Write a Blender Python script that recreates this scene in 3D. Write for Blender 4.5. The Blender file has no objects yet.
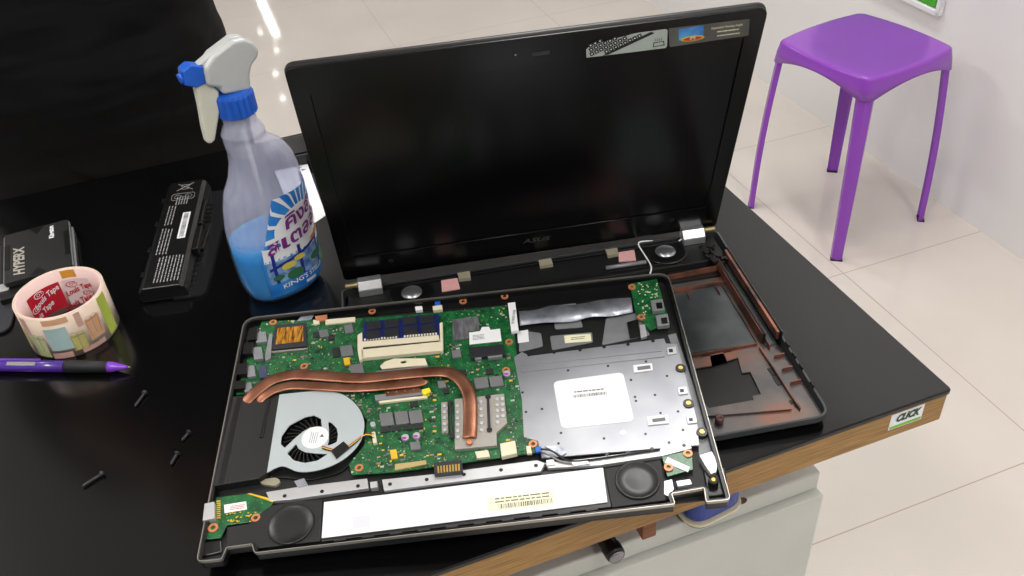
import bpy, bmesh, math, random
from mathutils import Vector, Matrix, Euler
random.seed(7)
S = bpy.context.scene
COL = S.collection
PI = math.pi
# ------------------------------------------------------------------ camera
CAM = Vector((-0.118992, -0.723293, 0.556448)); CE = Euler((0.909764, 0.0626673, -0.178955), 'XYZ'); F = 912.816
CR = CE.to_matrix()
cd = bpy.data.cameras.new('camera'); cam = bpy.data.objects.new('camera', cd); COL.objects.link(cam)
cam.location = CAM; cam.rotation_euler = CE; cd.sensor_width = 36; cd.lens = F/1024*36; cd.clip_start = .01; S.camera = cam
def ray(x, y): return CR @ Vector(((x-512)/F, -(y-288)/F, -1))
def bz(x, y, z=0.0):
    d = ray(x, y); t = (z-CAM.z)/d.z; return CAM+d*t
def bplane(x, y, n, off):
    d = ray(x, y); t = (off-n.dot(CAM))/n.dot(d); return CAM+d*t
ROOM = 0.1812; RM = Matrix.Rotation(ROOM, 3, 'Z')
def rw(x, y, z=0): return RM @ Vector((x, y, z))
FZ = -0.751
# ------------------------------------------------------------------ materials
def lin(c):
    c = c/255.; return c/12.92 if c <= .04045 else ((c+.055)/1.055)**2.4
MATS = {}
def M(name, rgb, rough=.5, metal=0, var=.12, scale=60, bump=0, bscale=None, coat=0, spec=.5, trans=0, alpha=1, rgb2=None, stretch=None, emit=0, sheen=0, detail=3, ramp=(.35, .65)):
    if name in MATS: return MATS[name]
    m = bpy.data.materials.new(name); m.use_nodes = True; nt = m.node_tree; N = nt.nodes; L = nt.links
    b = N['Principled BSDF']; c = [lin(v) for v in rgb]
    c2 = [lin(v) for v in rgb2] if rgb2 else [v*(1-var) for v in c]
    tc = N.new('ShaderNodeTexCoord'); mp = N.new('ShaderNodeMapping'); L.new(tc.outputs['Object'], mp.inputs[0])
    if stretch: mp.inputs['Scale'].default_value = stretch
    nz = N.new('ShaderNodeTexNoise'); nz.inputs['Scale'].default_value = scale; nz.inputs['Detail'].default_value = detail; L.new(mp.outputs[0], nz.inputs[0])
    rp = N.new('ShaderNodeValToRGB'); L.new(nz.outputs[0], rp.inputs[0])
    rp.color_ramp.elements[0].position = ramp[0]; rp.color_ramp.elements[1].position = ramp[1]
    rp.color_ramp.elements[0].color = (*c2, 1); rp.color_ramp.elements[1].color = (*c, 1)
    L.new(rp.outputs[0], b.inputs['Base Color'])
    b.inputs['Roughness'].default_value = rough; b.inputs['Metallic'].default_value = metal
    b.inputs['Specular IOR Level'].default_value = spec; b.inputs['Coat Weight'].default_value = coat; b.inputs['Coat Roughness'].default_value = .05
    b.inputs['Transmission Weight'].default_value = trans; b.inputs['Alpha'].default_value = alpha
    if sheen: b.inputs['Sheen Weight'].default_value = sheen
    if emit:
        b.inputs['Emission Color'].default_value = (*c, 1); b.inputs['Emission Strength'].default_value = emit
    if bump:
        bp = N.new('ShaderNodeBump'); bp.inputs['Strength'].default_value = 1; bp.inputs['Distance'].default_value = bump
        n2 = N.new('ShaderNodeTexNoise'); n2.inputs['Scale'].default_value = bscale or scale*4; n2.inputs['Detail'].default_value = 2
        L.new(mp.outputs[0], n2.inputs[0]); L.new(n2.outputs[0], bp.inputs['Height']); L.new(bp.outputs[0], b.inputs['Normal'])
    MATS[name] = m; return m
m_top = M('black_laminate', (9, 9, 10), .16, var=.25, scale=9, spec=.5)
m_topedge = M('black_edge', (16, 16, 17), .35)
m_wood = M('wood_edge', (170, 130, 74), .5, rgb2=(134, 98, 50), scale=22, stretch=(1.2, 30, 30), bump=.0002, bscale=30)
m_wood2 = M('brown_block_wood', (140, 84, 44), .55, rgb2=(112, 64, 32), scale=20, stretch=(1, 12, 12))
m_blk = M('black_plastic', (12, 12, 13), .36, var=.2)
m_blkm = M('black_matte', (17, 17, 18), .55, var=.2, bump=.00004, bscale=1500)
m_gloss = M('black_bezel', (6, 6, 7), .24, var=.1, spec=.3)
m_screen = M('screen_panel', (7, 7, 9), .24, var=.1, spec=.28)
m_silver = M('silver_edge', (172, 168, 160), .36, .75, var=.1)
m_alu = M('aluminium_sheet', (176, 177, 182), .42, .7, rgb2=(150, 152, 158), scale=14, bump=.00006, bscale=60)
m_alul = M('aluminium_strip', (205, 206, 208), .4, .6, var=.08)
m_foil = M('metal_foil', (178, 182, 192), .3, .6, rgb2=(130, 134, 144), scale=60, bump=.0006, bscale=90)
m_greyp = M('grey_plate', (138, 140, 143), .5, .3, var=.15)
m_white = M('white_label', (236, 236, 238), .45, var=.02)
m_panel = M('white_panel', (240, 240, 246), .3, var=.02, coat=.3)
m_yel = M('pale_yellow_label', (238, 234, 200), .5, var=.03)
m_ink = M('ink', (40, 40, 44), .6)
m_inkl = M('pale_ink', (150, 150, 148), .6, var=.3, scale=900)
m_inkm = M('grey_print', (105, 106, 108), .6, var=.2, scale=400)
m_cop = M('copper', (166, 114, 90), .36, .8, rgb2=(128, 82, 62), scale=45, bump=.0001)
m_copr = M('copper_ring', (216, 140, 96), .4, .4, var=.1)
m_cream = M('cream_plastic', (226, 216, 188), .45, var=.05)
m_gold = M('gold_contact', (212, 176, 84), .3, .8)
m_grey = M('grey_chip', (112, 112, 114), .5, var=.1)
m_dgrey = M('dark_chip', (38, 38, 42), .45, var=.1)
m_yelc = M('yellow_component', (226, 182, 44), .5)
m_yelb = M('bright_yellow_tape', (246, 222, 32), .5)
m_blue = M('blue_plastic', (24, 96, 200), .35, var=.08)
m_fan = M('fan_cover_metal', (188, 197, 199), .45, .2, var=.05, scale=20)
m_pink = M('pink_pad', (222, 166, 166), .8, var=.06, scale=200)
m_beige = M('beige_tape', (150, 144, 122), .7, var=.08)
m_purple = M('purple_plastic', (140, 62, 184), .22, var=.04, scale=6, coat=.3)
m_purpled = M('purple_pen', (76, 40, 150), .2, var=.15, coat=.5)
m_rub = M('dark_rubber', (22, 20, 24), .6)
m_wall = M('wall_paint', (236, 234, 233), .55, var=.03, scale=3, bump=.0002, bscale=40)
m_ceil = M('ceiling_paint', (235, 235, 232), .8, var=.02)
m_cab = M('cabinet_metal', (204, 205, 198), .4, .1, var=.06, scale=8)
m_rust = M('rust_stain', (110, 92, 72), .8, var=.3, scale=120)
m_green = M('green_board', (64, 178, 24), .4, var=.12, scale=8)
m_cloth = M('black_cloth', (11, 10, 11), .8, var=.35, scale=30, bump=.012, bscale=9, stretch=(.5, 1, 2.2), spec=.2)
m_skin = M('skin', (196, 142, 112), .5, var=.08, scale=40)
m_hair = M('black_hair', (18, 15, 14), .5, var=.3, scale=200)
m_lamp = M('lamp_tube', (255, 252, 246), .5, emit=5)
# pcb
def pcbmat():
    m = M('circuit_board_green', (22, 104, 52), .4, rgb2=(12, 66, 34), scale=160, detail=4, coat=.2); nt = m.node_tree; N = nt.nodes; L = nt.links
    b = N['Principled BSDF']; src = b.inputs['Base Color'].links[0].from_socket
    tc = N.new('ShaderNodeTexCoord'); v = N.new('ShaderNodeTexVoronoi'); v.inputs['Scale'].default_value = 420; v.distance = 'CHEBYCHEV'; L.new(tc.outputs['Object'], v.inputs[0])
    r = N.new('ShaderNodeValToRGB'); r.color_ramp.elements[0].position = .10; r.color_ramp.elements[1].position = .16; r.color_ramp.elements[0].color = (1, 1, 1, 1); r.color_ramp.elements[1].color = (0, 0, 0, 1)
    L.new(v.outputs['Distance'], r.inputs[0]); mx = N.new('ShaderNodeMixRGB'); L.new(r.outputs[0], mx.inputs[0]); L.new(src, mx.inputs[1]); mx.inputs[2].default_value = (lin(110), lin(160), lin(110), 1)
    L.new(mx.outputs[0], b.inputs['Base Color']); return m
m_pcb = pcbmat()
def tilemat():
    m = M('floor_tile', (212, 204, 196), .05, var=.05, scale=4, spec=.5); nt = m.node_tree; N = nt.nodes; L = nt.links
    b = N['Principled BSDF']; src = b.inputs['Base Color'].links[0].from_socket
    tc = N.new('ShaderNodeTexCoord'); mp = N.new('ShaderNodeMapping'); L.new(tc.outputs['Object'], mp.inputs[0])
    mp.inputs['Location'].default_value = (-.982+.596*10, -.0439+.596*10, 0)
    br = N.new('ShaderNodeTexBrick'); br.offset = 0; br.squash = 1; br.inputs['Scale'].default_value = 1; br.inputs['Brick Width'].default_value = .596; br.inputs['Row Height'].default_value = .596
    br.inputs['Mortar Size'].default_value = .0013; br.inputs['Mortar Smooth'].default_value = .3; L.new(mp.outputs[0], br.inputs[0])
    mx = N.new('ShaderNodeMixRGB'); L.new(br.outputs['Fac'], mx.inputs[0]); L.new(src, mx.inputs[1]); mx.inputs[2].default_value = (lin(168), lin(152), lin(136), 1)
    L.new(mx.outputs[0], b.inputs['Base Color'])
    mr = N.new('ShaderNodeMapRange'); mr.inputs[3].default_value = .05; mr.inputs[4].default_value = .6; L.new(br.outputs['Fac'], mr.inputs[0]); L.new(mr.outputs[0], b.inputs['Roughness'])
    return m
m_tile = tilemat()
def stainmat():   # metallised inner face of the laptop bottom: dark steel with coppery worn patches
    m = bpy.data.materials.new('copper_coated_plastic'); m.use_nodes = True; nt = m.node_tree; N = nt.nodes; L = nt.links; b = N['Principled BSDF']
    tc = N.new('ShaderNodeTexCoord'); nz = N.new('ShaderNodeTexNoise'); nz.inputs['Scale'].default_value = 16; nz.inputs['Detail'].default_value = 5; L.new(tc.outputs['Object'], nz.inputs[0])
    r = N.new('ShaderNodeValToRGB'); e = r.color_ramp.elements; e[0].position = .40; e[0].color = (lin(88), lin(88), lin(90), 1); e[1].position = .66; e[1].color = (lin(142), lin(98), lin(82), 1)
    k = e.new(.54); k.color = (lin(112), lin(102), lin(98), 1); L.new(nz.outputs[0], r.inputs[0]); L.new(r.outputs[0], b.inputs['Base Color'])
    b.inputs['Metallic'].default_value = .55; b.inputs['Roughness'].default_value = .42; return m
m_stain = stainmat()
m_steel = M('dark_steel_coating', (104, 112, 114), .32, .6, rgb2=(62, 64, 66), scale=14)
m_copw = M('copper_wall_coating', (158, 100, 80), .45, .5, rgb2=(70, 56, 54), scale=40)
def plastic_clear():
    m = bpy.data.materials.new('milky_clear_plastic'); m.use_nodes = True; nt = m.node_tree; N = nt.nodes; L = nt.links; b = N['Principled BSDF']
    b.inputs['Base Color'].default_value = (.70, .70, .84, 1); b.inputs['Roughness'].default_value = .16; b.inputs['Subsurface Weight'].default_value = 0
    t = N.new('ShaderNodeBsdfTransparent'); t.inputs[0].default_value = (.9, .92, 1, 1); mx = N.new('ShaderNodeMixShader'); mx.inputs[0].default_value = .3
    nz = N.new('ShaderNodeTexNoise'); nz.inputs['Scale'].default_value = 9; nz.inputs['Detail'].default_value = 1; tcn = N.new('ShaderNodeTexCoord'); sx = N.new('ShaderNodeSeparateXYZ'); L.new(tcn.outputs['Object'], sx.inputs[0])
    mr = N.new('ShaderNodeMapRange'); mr.inputs[1].default_value = .060; mr.inputs[2].default_value = .075; mr.inputs[3].default_value = .07; mr.inputs[4].default_value = .42; L.new(sx.outputs[2], mr.inputs[0])   # misted film above the liquid
    ml = N.new('ShaderNodeMath'); ml.operation = 'MULTIPLY'; m2 = N.new('ShaderNodeMapRange'); m2.inputs[3].default_value = .75; m2.inputs[4].default_value = 1.2; L.new(nz.outputs[0], m2.inputs[0]); L.new(mr.outputs[0], ml.inputs[0]); L.new(m2.outputs[0], ml.inputs[1]); L.new(ml.outputs[0], mx.inputs[0])
    L.new(t.outputs[0], mx.inputs[1]); L.new(b.outputs[0], mx.inputs[2]); L.new(mx.outputs[0], N['Material Output'].inputs[0]); return m
m_clear = plastic_clear()
def liquidmat():
    m = bpy.data.materials.new('blue_liquid'); m.use_nodes = True; nt = m.node_tree; N = nt.nodes; L = nt.links; b = N['Principled BSDF']
    nz = N.new('ShaderNodeTexNoise'); nz.inputs['Scale'].default_value = 25; r = N.new('ShaderNodeValToRGB'); r.color_ramp.elements[0].color = (0, .24, .60, 1); r.color_ramp.elements[1].color = (.0, .46, .92, 1)
    L.new(nz.outputs[0], r.inputs[0]); L.new(r.outputs[0], b.inputs['Base Color']); b.inputs['Roughness'].default_value = .08; b.inputs['Transmission Weight'].default_value = .25; b.inputs['IOR'].default_value = 1.33
    b.inputs['Subsurface Weight'].default_value = .5; b.inputs['Subsurface Radius'].default_value = (.1, .5, 1); b.inputs['Subsurface Scale'].default_value = .03
    return m
m_liq = liquidmat()
m_milk = M('translucent_white_plastic', (206, 208, 206), .3, var=.06, scale=60, trans=.15)
m_cap = M('blue_cap_plastic', (20, 92, 200), .35, var=.15, scale=60)
# ------------------------------------------------------------------ geometry
class G:
    def __init__(s): s.v = []; s.f = []; s.m = []; s.sm = []
    def add(s, vs, fs, mi=0, smooth=False):
        o = len(s.v); s.v += [tuple(v) for v in vs]; s.f += [tuple(i+o for i in f) for f in fs]; s.m += [mi]*len(fs); s.sm += [smooth]*len(fs); return s
    def box(s, c, d, rz=0, mi=0, mat=None):
        x, y, z = (k/2 for k in d); vs = [Vector((a*x, b*y, e*z)) for a in (-1, 1) for b in (-1, 1) for e in (-1, 1)]
        r = mat or Matrix.Rotation(rz, 3, 'Z'); vs = [Vector(c)+r@v for v in vs]
        return s.add(vs, [(0, 1, 3, 2), (4, 6, 7, 5), (0, 4, 5, 1), (2, 3, 7, 6), (0, 2, 6, 4), (1, 5, 7, 3)], mi)
    def prism(s, pts, z0, z1, mi=0, top=None):
        pts = [Vector(p[:2]) for p in pts]
        if sum(a.x*b.y-b.x*a.y for a, b in zip(pts, pts[1:]+pts[:1])) < 0: pts.reverse()
        n = len(pts); t = [Vector(p[:2]) for p in top] if top else pts
        vs = [(p.x, p.y, z0) for p in pts]+[(p.x, p.y, z1) for p in t]
        return s.add(vs, [tuple(range(n-1, -1, -1)), tuple(range(n, 2*n))]+[(i, (i+1) % n, n+(i+1) % n, n+i) for i in range(n)], mi)
    def loft(s, rings, mi=0, cap=True, smooth=True, closed=True):
        n = len(rings[0]); vs = [p for r in rings for p in r]; fs = []
        for k in range(len(rings)-1):
            for i in range(n if closed else n-1): fs.append((k*n+i, k*n+(i+1) % n, (k+1)*n+(i+1) % n, (k+1)*n+i))
        s.add(vs, fs, mi, smooth)
        if cap:
            s.add(rings[0], [tuple(range(n-1, -1, -1))], mi); s.add(rings[-1], [tuple(range(n))], mi)
        return s
    def lathe(s, c, prof, n=32, mi=0, cap=True, ax=None, smooth=True):
        ax = (ax or Vector((0, 0, 1))).normalized(); q = Vector((0, 0, 1)).rotation_difference(ax)
        return s.loft([[Vector(c)+q@Vector((r*math.cos(2*PI*i/n), r*math.sin(2*PI*i/n), z)) for i in range(n)] for r, z in prof], mi, cap, smooth)
    def cyl(s, c, r, z0, z1, n=24, mi=0): return s.lathe((c[0], c[1], 0), [(r, z0), (r, z1)], n, mi, smooth=False)
    def tube(s, path, r, n=10, mi=0, flat=None):
        P = [Vector(p) for p in path]; rings = []
        for i, p in enumerate(P):
            t = (P[min(i+1, len(P)-1)]-P[max(i-1, 0)]).normalized(); u = Vector((0, 0, 1)) if abs(t.z) < .95 else Vector((1, 0, 0))
            a = t.cross(u).normalized(); b = a.cross(t); ra = r[i] if isinstance(r, (list, tuple)) else r; rb = flat if flat else ra
            rings.append([p+a*ra*math.cos(2*PI*k/n)+b*rb*math.sin(2*PI*k/n) for k in range(n)])
        return s.loft(rings, mi)
    def build(s, name, mats, parent=None, bevel=0, seg=2, M4=None, subsurf=0):
        me = bpy.data.meshes.new(name); me.from_pydata([tuple(v) for v in s.v], [], s.f); 
        mats = mats if isinstance(mats, (list, tuple)) else [mats]
        for m in mats: me.materials.append(m)
        me.polygons.foreach_set('material_index', s.m); me.polygons.foreach_set('use_smooth', s.sm); me.update()
        bm = bmesh.new(); bm.from_mesh(me); bmesh.ops.remove_doubles(bm, verts=bm.verts, dist=1e-7); bmesh.ops.recalc_face_normals(bm, faces=bm.faces); bm.to_mesh(me); bm.free()
        o = bpy.data.objects.new(name, me); COL.objects.link(o)
        if parent: o.parent = parent
        if M4 is not None: o.matrix_world = M4
        if bevel:
            b = o.modifiers.new('bevel', 'BEVEL'); b.width = bevel; b.segments = seg; b.limit_method = 'ANGLE'; b.angle_limit = math.radians(40)
        if subsurf:
            b = o.modifiers.new('sub', 'SUBSURF'); b.levels = b.render_levels = subsurf
        return o
def link_mesh(me, name, mats, parent=None):
    me.materials.clear()
    for m in (mats if isinstance(mats, (list, tuple)) else [mats]): me.materials.append(m)
    o = bpy.data.objects.new(name, me); COL.objects.link(o)
    if parent: o.parent = parent
    return o
def conv(c):
    o = bpy.data.objects.new('tmp', c); COL.objects.link(o); dg = bpy.context.evaluated_depsgraph_get(); dg.update()
    me = bpy.data.meshes.new_from_object(o.evaluated_get(dg)); bpy.data.objects.remove(o); return me
def sheet(name, outer, holes, z0, z1, mats, parent=None, bev=0):
    c = bpy.data.curves.new(name, 'CURVE'); c.dimensions = '2D'; c.fill_mode = 'BOTH'
    for pts in [outer]+list(holes):
        s = c.splines.new('POLY'); s.points.add(len(pts)-1); s.use_cyclic_u = True
        for i, p in enumerate(pts): s.points[i].co = (p[0], p[1], 0, 1)
    c.extrude = max((z1-z0)/2-bev, 1e-5); c.bevel_depth = bev; c.bevel_resolution = 1
    if bev: c.offset = -bev
    me = conv(c); 
    for v in me.vertices: v.co.z += (z0+z1)/2
    me.name = name; return link_mesh(me, name, mats, parent)
def textmesh(txt, size, align='CENTER', shear=0, bold=0, sx=1, depth=0):
    c = bpy.data.curves.new('t', 'FONT'); c.body = txt; c.size = size; c.align_x = align; c.align_y = 'CENTER'; c.shear = shear; c.offset = bold; c.resolution_u = 2; c.extrude = depth
    me = conv(c)
    for v in me.vertices: v.co.x *= sx
    return me
def addtext(g, txt, size, fn, mi=0, **k):
    me = textmesh(txt, size, **k); g.add([fn(v.co.x, v.co.y) for v in me.vertices], [tuple(p.vertices) for p in me.polygons], mi); bpy.data.meshes.remove(me); return g
def flat(o, ang=0, z=0):
    c, s = math.cos(ang), math.sin(ang)
    return lambda x, y: (o[0]+c*x-s*y, o[1]+s*x+c*y, z)
def tag(o, label=None, cat=None, group=None, kind=None):
    if label: o['label'] = label
    if cat: o['category'] = cat
    if group: o['group'] = group
    if kind: o['kind'] = kind
    return o
def thing(name, label, cat, loc=(0, 0, 0), rot=(0, 0, 0), group=None):
    o = bpy.data.objects.new(name, None); COL.objects.link(o); o.location = loc; o.rotation_euler = rot; o.empty_display_size = .02
    return tag(o, label, cat, group)
def copy_tree(o, parent=None):
    c = o.copy(); COL.objects.link(c); c.parent = parent
    for ch in [x for x in list(bpy.data.objects) if x.parent == o]: copy_tree(ch, c)
    return c
def rnd(pts, r, n=4):      # round the corners of a polygon (r a number or one per corner)
    out = []; N_ = len(pts)
    for i in range(N_):
        p = Vector(pts[i][:2]); a = Vector(pts[i-1][:2])-p; b = Vector(pts[(i+1) % N_][:2])-p
        rr = r[i] if isinstance(r, (list, tuple)) else r; rr = min(rr, a.length*.45, b.length*.45)
        if rr < 1e-6: out.append((p.x, p.y)); continue
        A = p+a.normalized()*rr; B = p+b.normalized()*rr
        for k in range(n+1):
            t = k/n; q = A*(1-t)**2+p*2*t*(1-t)+B*t*t; out.append((q.x, q.y))
    return out
def inpoly_(p, poly):
    c_ = False; j = len(poly)-1
    for i in range(len(poly)):
        if (poly[i][1] > p[1]) != (poly[j][1] > p[1]) and p[0] < (poly[j][0]-poly[i][0])*(p[1]-poly[i][1])/(poly[j][1]-poly[i][1])+poly[i][0]: c_ = not c_
        j = i
    return c_
def rect(cx, cy, w, h, ang=0):
    c, s = math.cos(ang), math.sin(ang)
    return [(cx+c*a*w/2-s*b*h/2, cy+s*a*w/2+c*b*h/2) for a, b in ((-1, -1), (1, -1), (1, 1), (-1, 1))]
def inset(pts, d):
    P = [Vector(p[:2]) for p in pts]
    if sum(a.x*b.y-b.x*a.y for a, b in zip(P, P[1:]+P[:1])) < 0: P.reverse()
    out = []
    for i in range(len(P)):
        a = (P[i]-P[i-1]).normalized(); b = (P[(i+1) % len(P)]-P[i]).normalized(); na = Vector((-a.y, a.x)); nb = Vector((-b.y, b.x)); n = na+nb
        n = n/max(n.dot(na), .3) if n.length > 1e-6 else na
        out.append((P[i].x+n.x*d, P[i].y+n.y*d))
    return out
def ell(c, rx, ry, n=24, ang=0): return [(c[0]+rx*math.cos(t)*math.cos(ang)-ry*math.sin(t)*math.sin(ang), c[1]+rx*math.cos(t)*math.sin(ang)+ry*math.sin(t)*math.cos(ang)) for t in [2*PI*i/n for i in range(n)]]
def smooth(path, k=6):
    P = [Vector(p) for p in path]; out = []
    for i in range(len(P)-1):
        a, b, c, d = P[max(i-1, 0)], P[i], P[i+1], P[min(i+2, len(P)-1)]
        for j in range(k):
            t = j/k; out.append(.5*((2*b)+(c-a)*t+(2*a-5*b+4*c-d)*t*t+(3*b-a-3*c+d)*t**3))
    out.append(P[-1]); return out
def bars(g, c, ang, w, h, z, n=26, mi=0, dz=.00003):     # barcode stripes
    x = -w/2; r = random.Random(3)
    while x < w/2:
        b = r.choice((.5, .5, 1, 1.5))*w/n/1.6; p = flat(c, ang)(x+b/2, 0); g.box((p[0], p[1], z), (b, h, dz), ang, mi); x += b+r.choice((.6, 1, 1.4))*w/n/1.6
def lines(g, c, ang, w, n, pitch, th, z, mi=0, seed=1, dz=.00003):   # rows of unreadable fine print
    r = random.Random(seed)
    for i in range(n):
        x = -w/2; y = (n/2-i-.5)*pitch
        while x < w/2-w*.04:
            b = min(r.uniform(.05, .2)*w, w/2-x); p = flat(c, ang)(x+b/2, y); g.box((p[0], p[1], z), (b, th, dz), ang, mi); x += b+w*.025

# ================================================================== setting
def struct(o): o['kind'] = 'structure'; return o
RQ = Matrix.Rotation(ROOM, 4, 'Z')
WX = 1.372; BY = 13.0; LX = -3.6; SY = -3.0; CZ = 2.05
struct(G().box(((WX+LX)/2, (SY+BY)/2, FZ-.05), (WX-LX+.2, BY-SY+.2, .1)).build('floor', m_tile, M4=RQ))
struct(G().box((WX+.05, (SY+BY)/2, (FZ+CZ)/2), (.1, BY-SY+.2, CZ-FZ)).build('wall_right', m_wall, M4=RQ))
struct(G().box(((WX+LX)/2, BY+.05, (FZ+CZ)/2), (WX-LX, .1, CZ-FZ)).build('wall_back', m_wall, M4=RQ))
struct(G().box(((WX+LX)/2, (SY+BY)/2, CZ+.05), (WX-LX+.2, BY-SY+.2, .1)).build('ceiling', m_ceil, M4=RQ))
def area(name, x, y, w, h, e, col=(1, .98, .96)):
    l = bpy.data.lights.new(name, 'AREA'); l.shape = 'RECTANGLE'; l.size = w; l.size_y = h; l.energy = e; l.color = col
    o = bpy.data.objects.new(name, l); COL.objects.link(o); o.location = rw(x, y, CZ-.075); o.rotation_euler = (0, 0, ROOM); return o
for i, (x, y) in enumerate([(-.32, 3.45), (-1.9, 1.6), (.55, .9), (-1.2, -.9), (.5, -1.6)]):
    w, h = (.10, 1.5) if i == 0 else (.3, 1.2)
    t = thing('ceiling_light', ['narrow tube ceiling light far behind the table', 'ceiling light over the person in black', 'ceiling light above the table near the white wall', 'ceiling light behind the photographer at left', 'ceiling light behind the photographer near the white wall'][i], 'light', rw(x, y, CZ), (0, 0, ROOM), 'ceiling lights')
    G().box((0, 0, -.03), (w+.04, h+.04, .06)).build('housing', m_ceil, t, .004)
    G().box((0, 0, -.064), (w, h, .008)).build('diffuser', m_lamp, t)
    area('ceiling_lamp', x, y, w, h, 20 if i else 16)
t = thing('ceiling_light', 'long thin tube ceiling light at the far end of the room', 'light', rw(.55, 10.85, CZ), (0, 0, ROOM), 'ceiling lights')
m_far = M('bright_lamp', (255, 253, 250), .5, emit=24)
G().box((0, 0, -.015), (.12, 1.6, .03)).build('housing', m_ceil, t, .004); G().box((0, 0, -.034), (.07, 1.5, .008)).build('diffuser', m_far, t)
for x, y, lb_ in ((.39, 10.3, 'small round ceiling spotlight left of the far tube light'), (.48, 9.65, 'small round ceiling spotlight just nearer than the far tube light'), (.37, 9.0, 'third small round ceiling spotlight counted from the far wall'), (.34, 8.35, 'small round ceiling spotlight nearest to the table')):
    t = thing('ceiling_spotlight', lb_, 'light', rw(x, y, CZ), (0, 0, ROOM), 'ceiling spotlights')
    G().lathe((0, 0, 0), [(.06, 0), (.06, -.02), (.045, -.025), (.03, -.012)], 24, cap=False).build('trim_ring', m_ceil, t); G().lathe((0, 0, 0), [(.031, -.0125), (.0001, -.0126)], 24, cap=False).build('lamp', m_far, t)
# wall board
t = thing('wall_board', 'bright green board in a white frame hanging on the white wall', 'sign', rw(WX, 1.13, -.31), (0, 0, ROOM))
G().box((-.006, 0, .16), (.008, .40, .29)).build('green_panel', m_green, t)
fr = G()
for c, d in (((-.008, 0, .006), (.016, .44, .012)), ((-.008, 0, .314), (.016, .44, .012)), ((-.008, -.214, .16), (.016, .012, .32)), ((-.008, .214, .16), (.016, .012, .32))): fr.box(c, d)
fr.build('frame', m_white, t, .002)

# ================================================================== table
tb = thing('table', 'black topped table with a wood coloured front edge under the open laptop', 'table', rw(-.5, .06, FZ), (0, 0, ROOM))
TZ = -FZ
def tl(x, y, z): return (x+.5, y-.06, z+TZ)
X0, X1, Y0, Y1 = -1.45, .2585, -.2935, .4225
G().prism(rnd([tl(X0, Y0, 0), tl(X1, Y0, 0), tl(X1, Y1, 0), tl(X0, Y1, 0)], .004), TZ-.0055, TZ).build('tabletop', m_top, tb, .0012)
ap = G(); th = .0315
ap.box(tl((X0+X1)/2, Y0+.010, -.0055-th/2), (X1-X0-.003, .016, th)); ap.box(tl((X0+X1)/2, Y1-.010, -.0055-th/2), (X1-X0-.003, .016, th))
ap.box(tl(X1-.010, (Y0+Y1)/2, -.0055-th/2), (.016, Y1-Y0-.04, th)); ap.box(tl(X0+.010, (Y0+Y1)/2, -.0055-th/2), (.016, Y1-Y0-.04, th))
ap.build('wooden_edge', m_wood, tb, .001)
G().box(tl((X0+X1)/2, (Y0+Y1)/2, -.0055-.010), (X1-X0-.04, Y1-Y0-.04, .02)).build('underside_board', m_wood2, tb)
for x in (X0+.05,):
    for y in (Y0+.06, Y1-.06): G().box(tl(x, y, 0)[:2]+((TZ-.026)/2,), (.045, .045, TZ-.026)).build('leg', m_wood2, tb, .002)
G().box(tl(X1-.07, Y1-.06, 0)[:2]+((TZ-.026)/2,), (.045, .045, TZ-.026)).build('leg', m_wood2, tb, .002)
# short support block under the front edge
nF = rw(0, 1, 0)
p = RM.transposed()@bplane(634, 530, nF, -.25); 
G().box(tl(p.x+.003, -.262, -.0555), (.013, .020, .058)).build('support_block', m_wood2, tb, .001)
# sticker on the edge
q = [RM.transposed()@bplane(*c, nF, Y0+.0018) for c in ((891, 415), (938, 396.5), (942.5, 386), (887, 426))]
A = RM.transposed()@bplane(889, 426, nF, Y0+.0018); B = RM.transposed()@bplane(922, 414, nF, Y0+.0018); C_ = RM.transposed()@bplane(926, 403, nF, Y0+.0018)
def stk(x0, x1, z0, z1, y, g, mi): g.box(tl((x0+x1)/2, y, (z0+z1)/2), (x1-x0, .0003, z1-z0), 0, mi)
sg = G(); sx0, sx1 = A.x, B.x; sz1, sz0 = -.0085, -.0265
stk(sx0, sx1, sz0, sz1, Y0+.0018, sg, 0); stk(sx0+.001, sx1-.001, sz0+.001, sz0+.0038, Y0+.0015, sg, 1)
addtext(sg, 'CLICK', .0112, lambda x, y: tl((sx0+sx1)/2+x, Y0+.0012, (sz0+sz1)/2+.0026+y), 2, shear=.3, bold=.0006, sx=(sx1-sx0)*22)
sg.build('sticker', [m_white, M('lime', (120, 190, 60), .5), M('dark_green_ink', (20, 60, 40), .5)], tb)['label'] = 'white sticker with dark green lettering'

# ------------------------------------------------------------------ cabinet under the table
CT = -.15
cp = lambda x, y, z: RM.transposed()@bz(x, y, z)
c1 = cp(821, 472, CT); c0y = c1.y
t = thing('metal_cabinet', 'pale grey metal pedestal cabinet under the table', 'cabinet', rw(c1.x-.2, c0y+.22, FZ), (0, 0, ROOM))
cw = .42; H = CT-FZ
G().box((.2-cw/2, 0, H-.012), (cw, .44, .024)).build('top_panel', m_cab, t, .002)
G().box((.2-cw/2, .006, (H-.024)/2), (cw-.004, .438, H-.024)).build('body', m_cab, t, .002)
for k, (z0, z1) in enumerate(((H-.23, H-.026), (H-.42, H-.235), (.03, H-.425))):
    d = G().box((.2-cw/2+.002, -.2215, (z0+z1)/2), (cw, .014, z1-z0)).build('drawer_front', m_cab, t, .002)
for x, y, s_ in ((741, 501, .004), (736, 504, .002), (706, 514, .0025)):
    w = cp(x, y, CT); G().prism([(a, b) for a, b in ell((w.x-(c1.x-.2), w.y-(c0y+.22)), s_*1.6, s_, 9)], H, H+.0002).build('rust_spot', m_rust, t)
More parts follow.
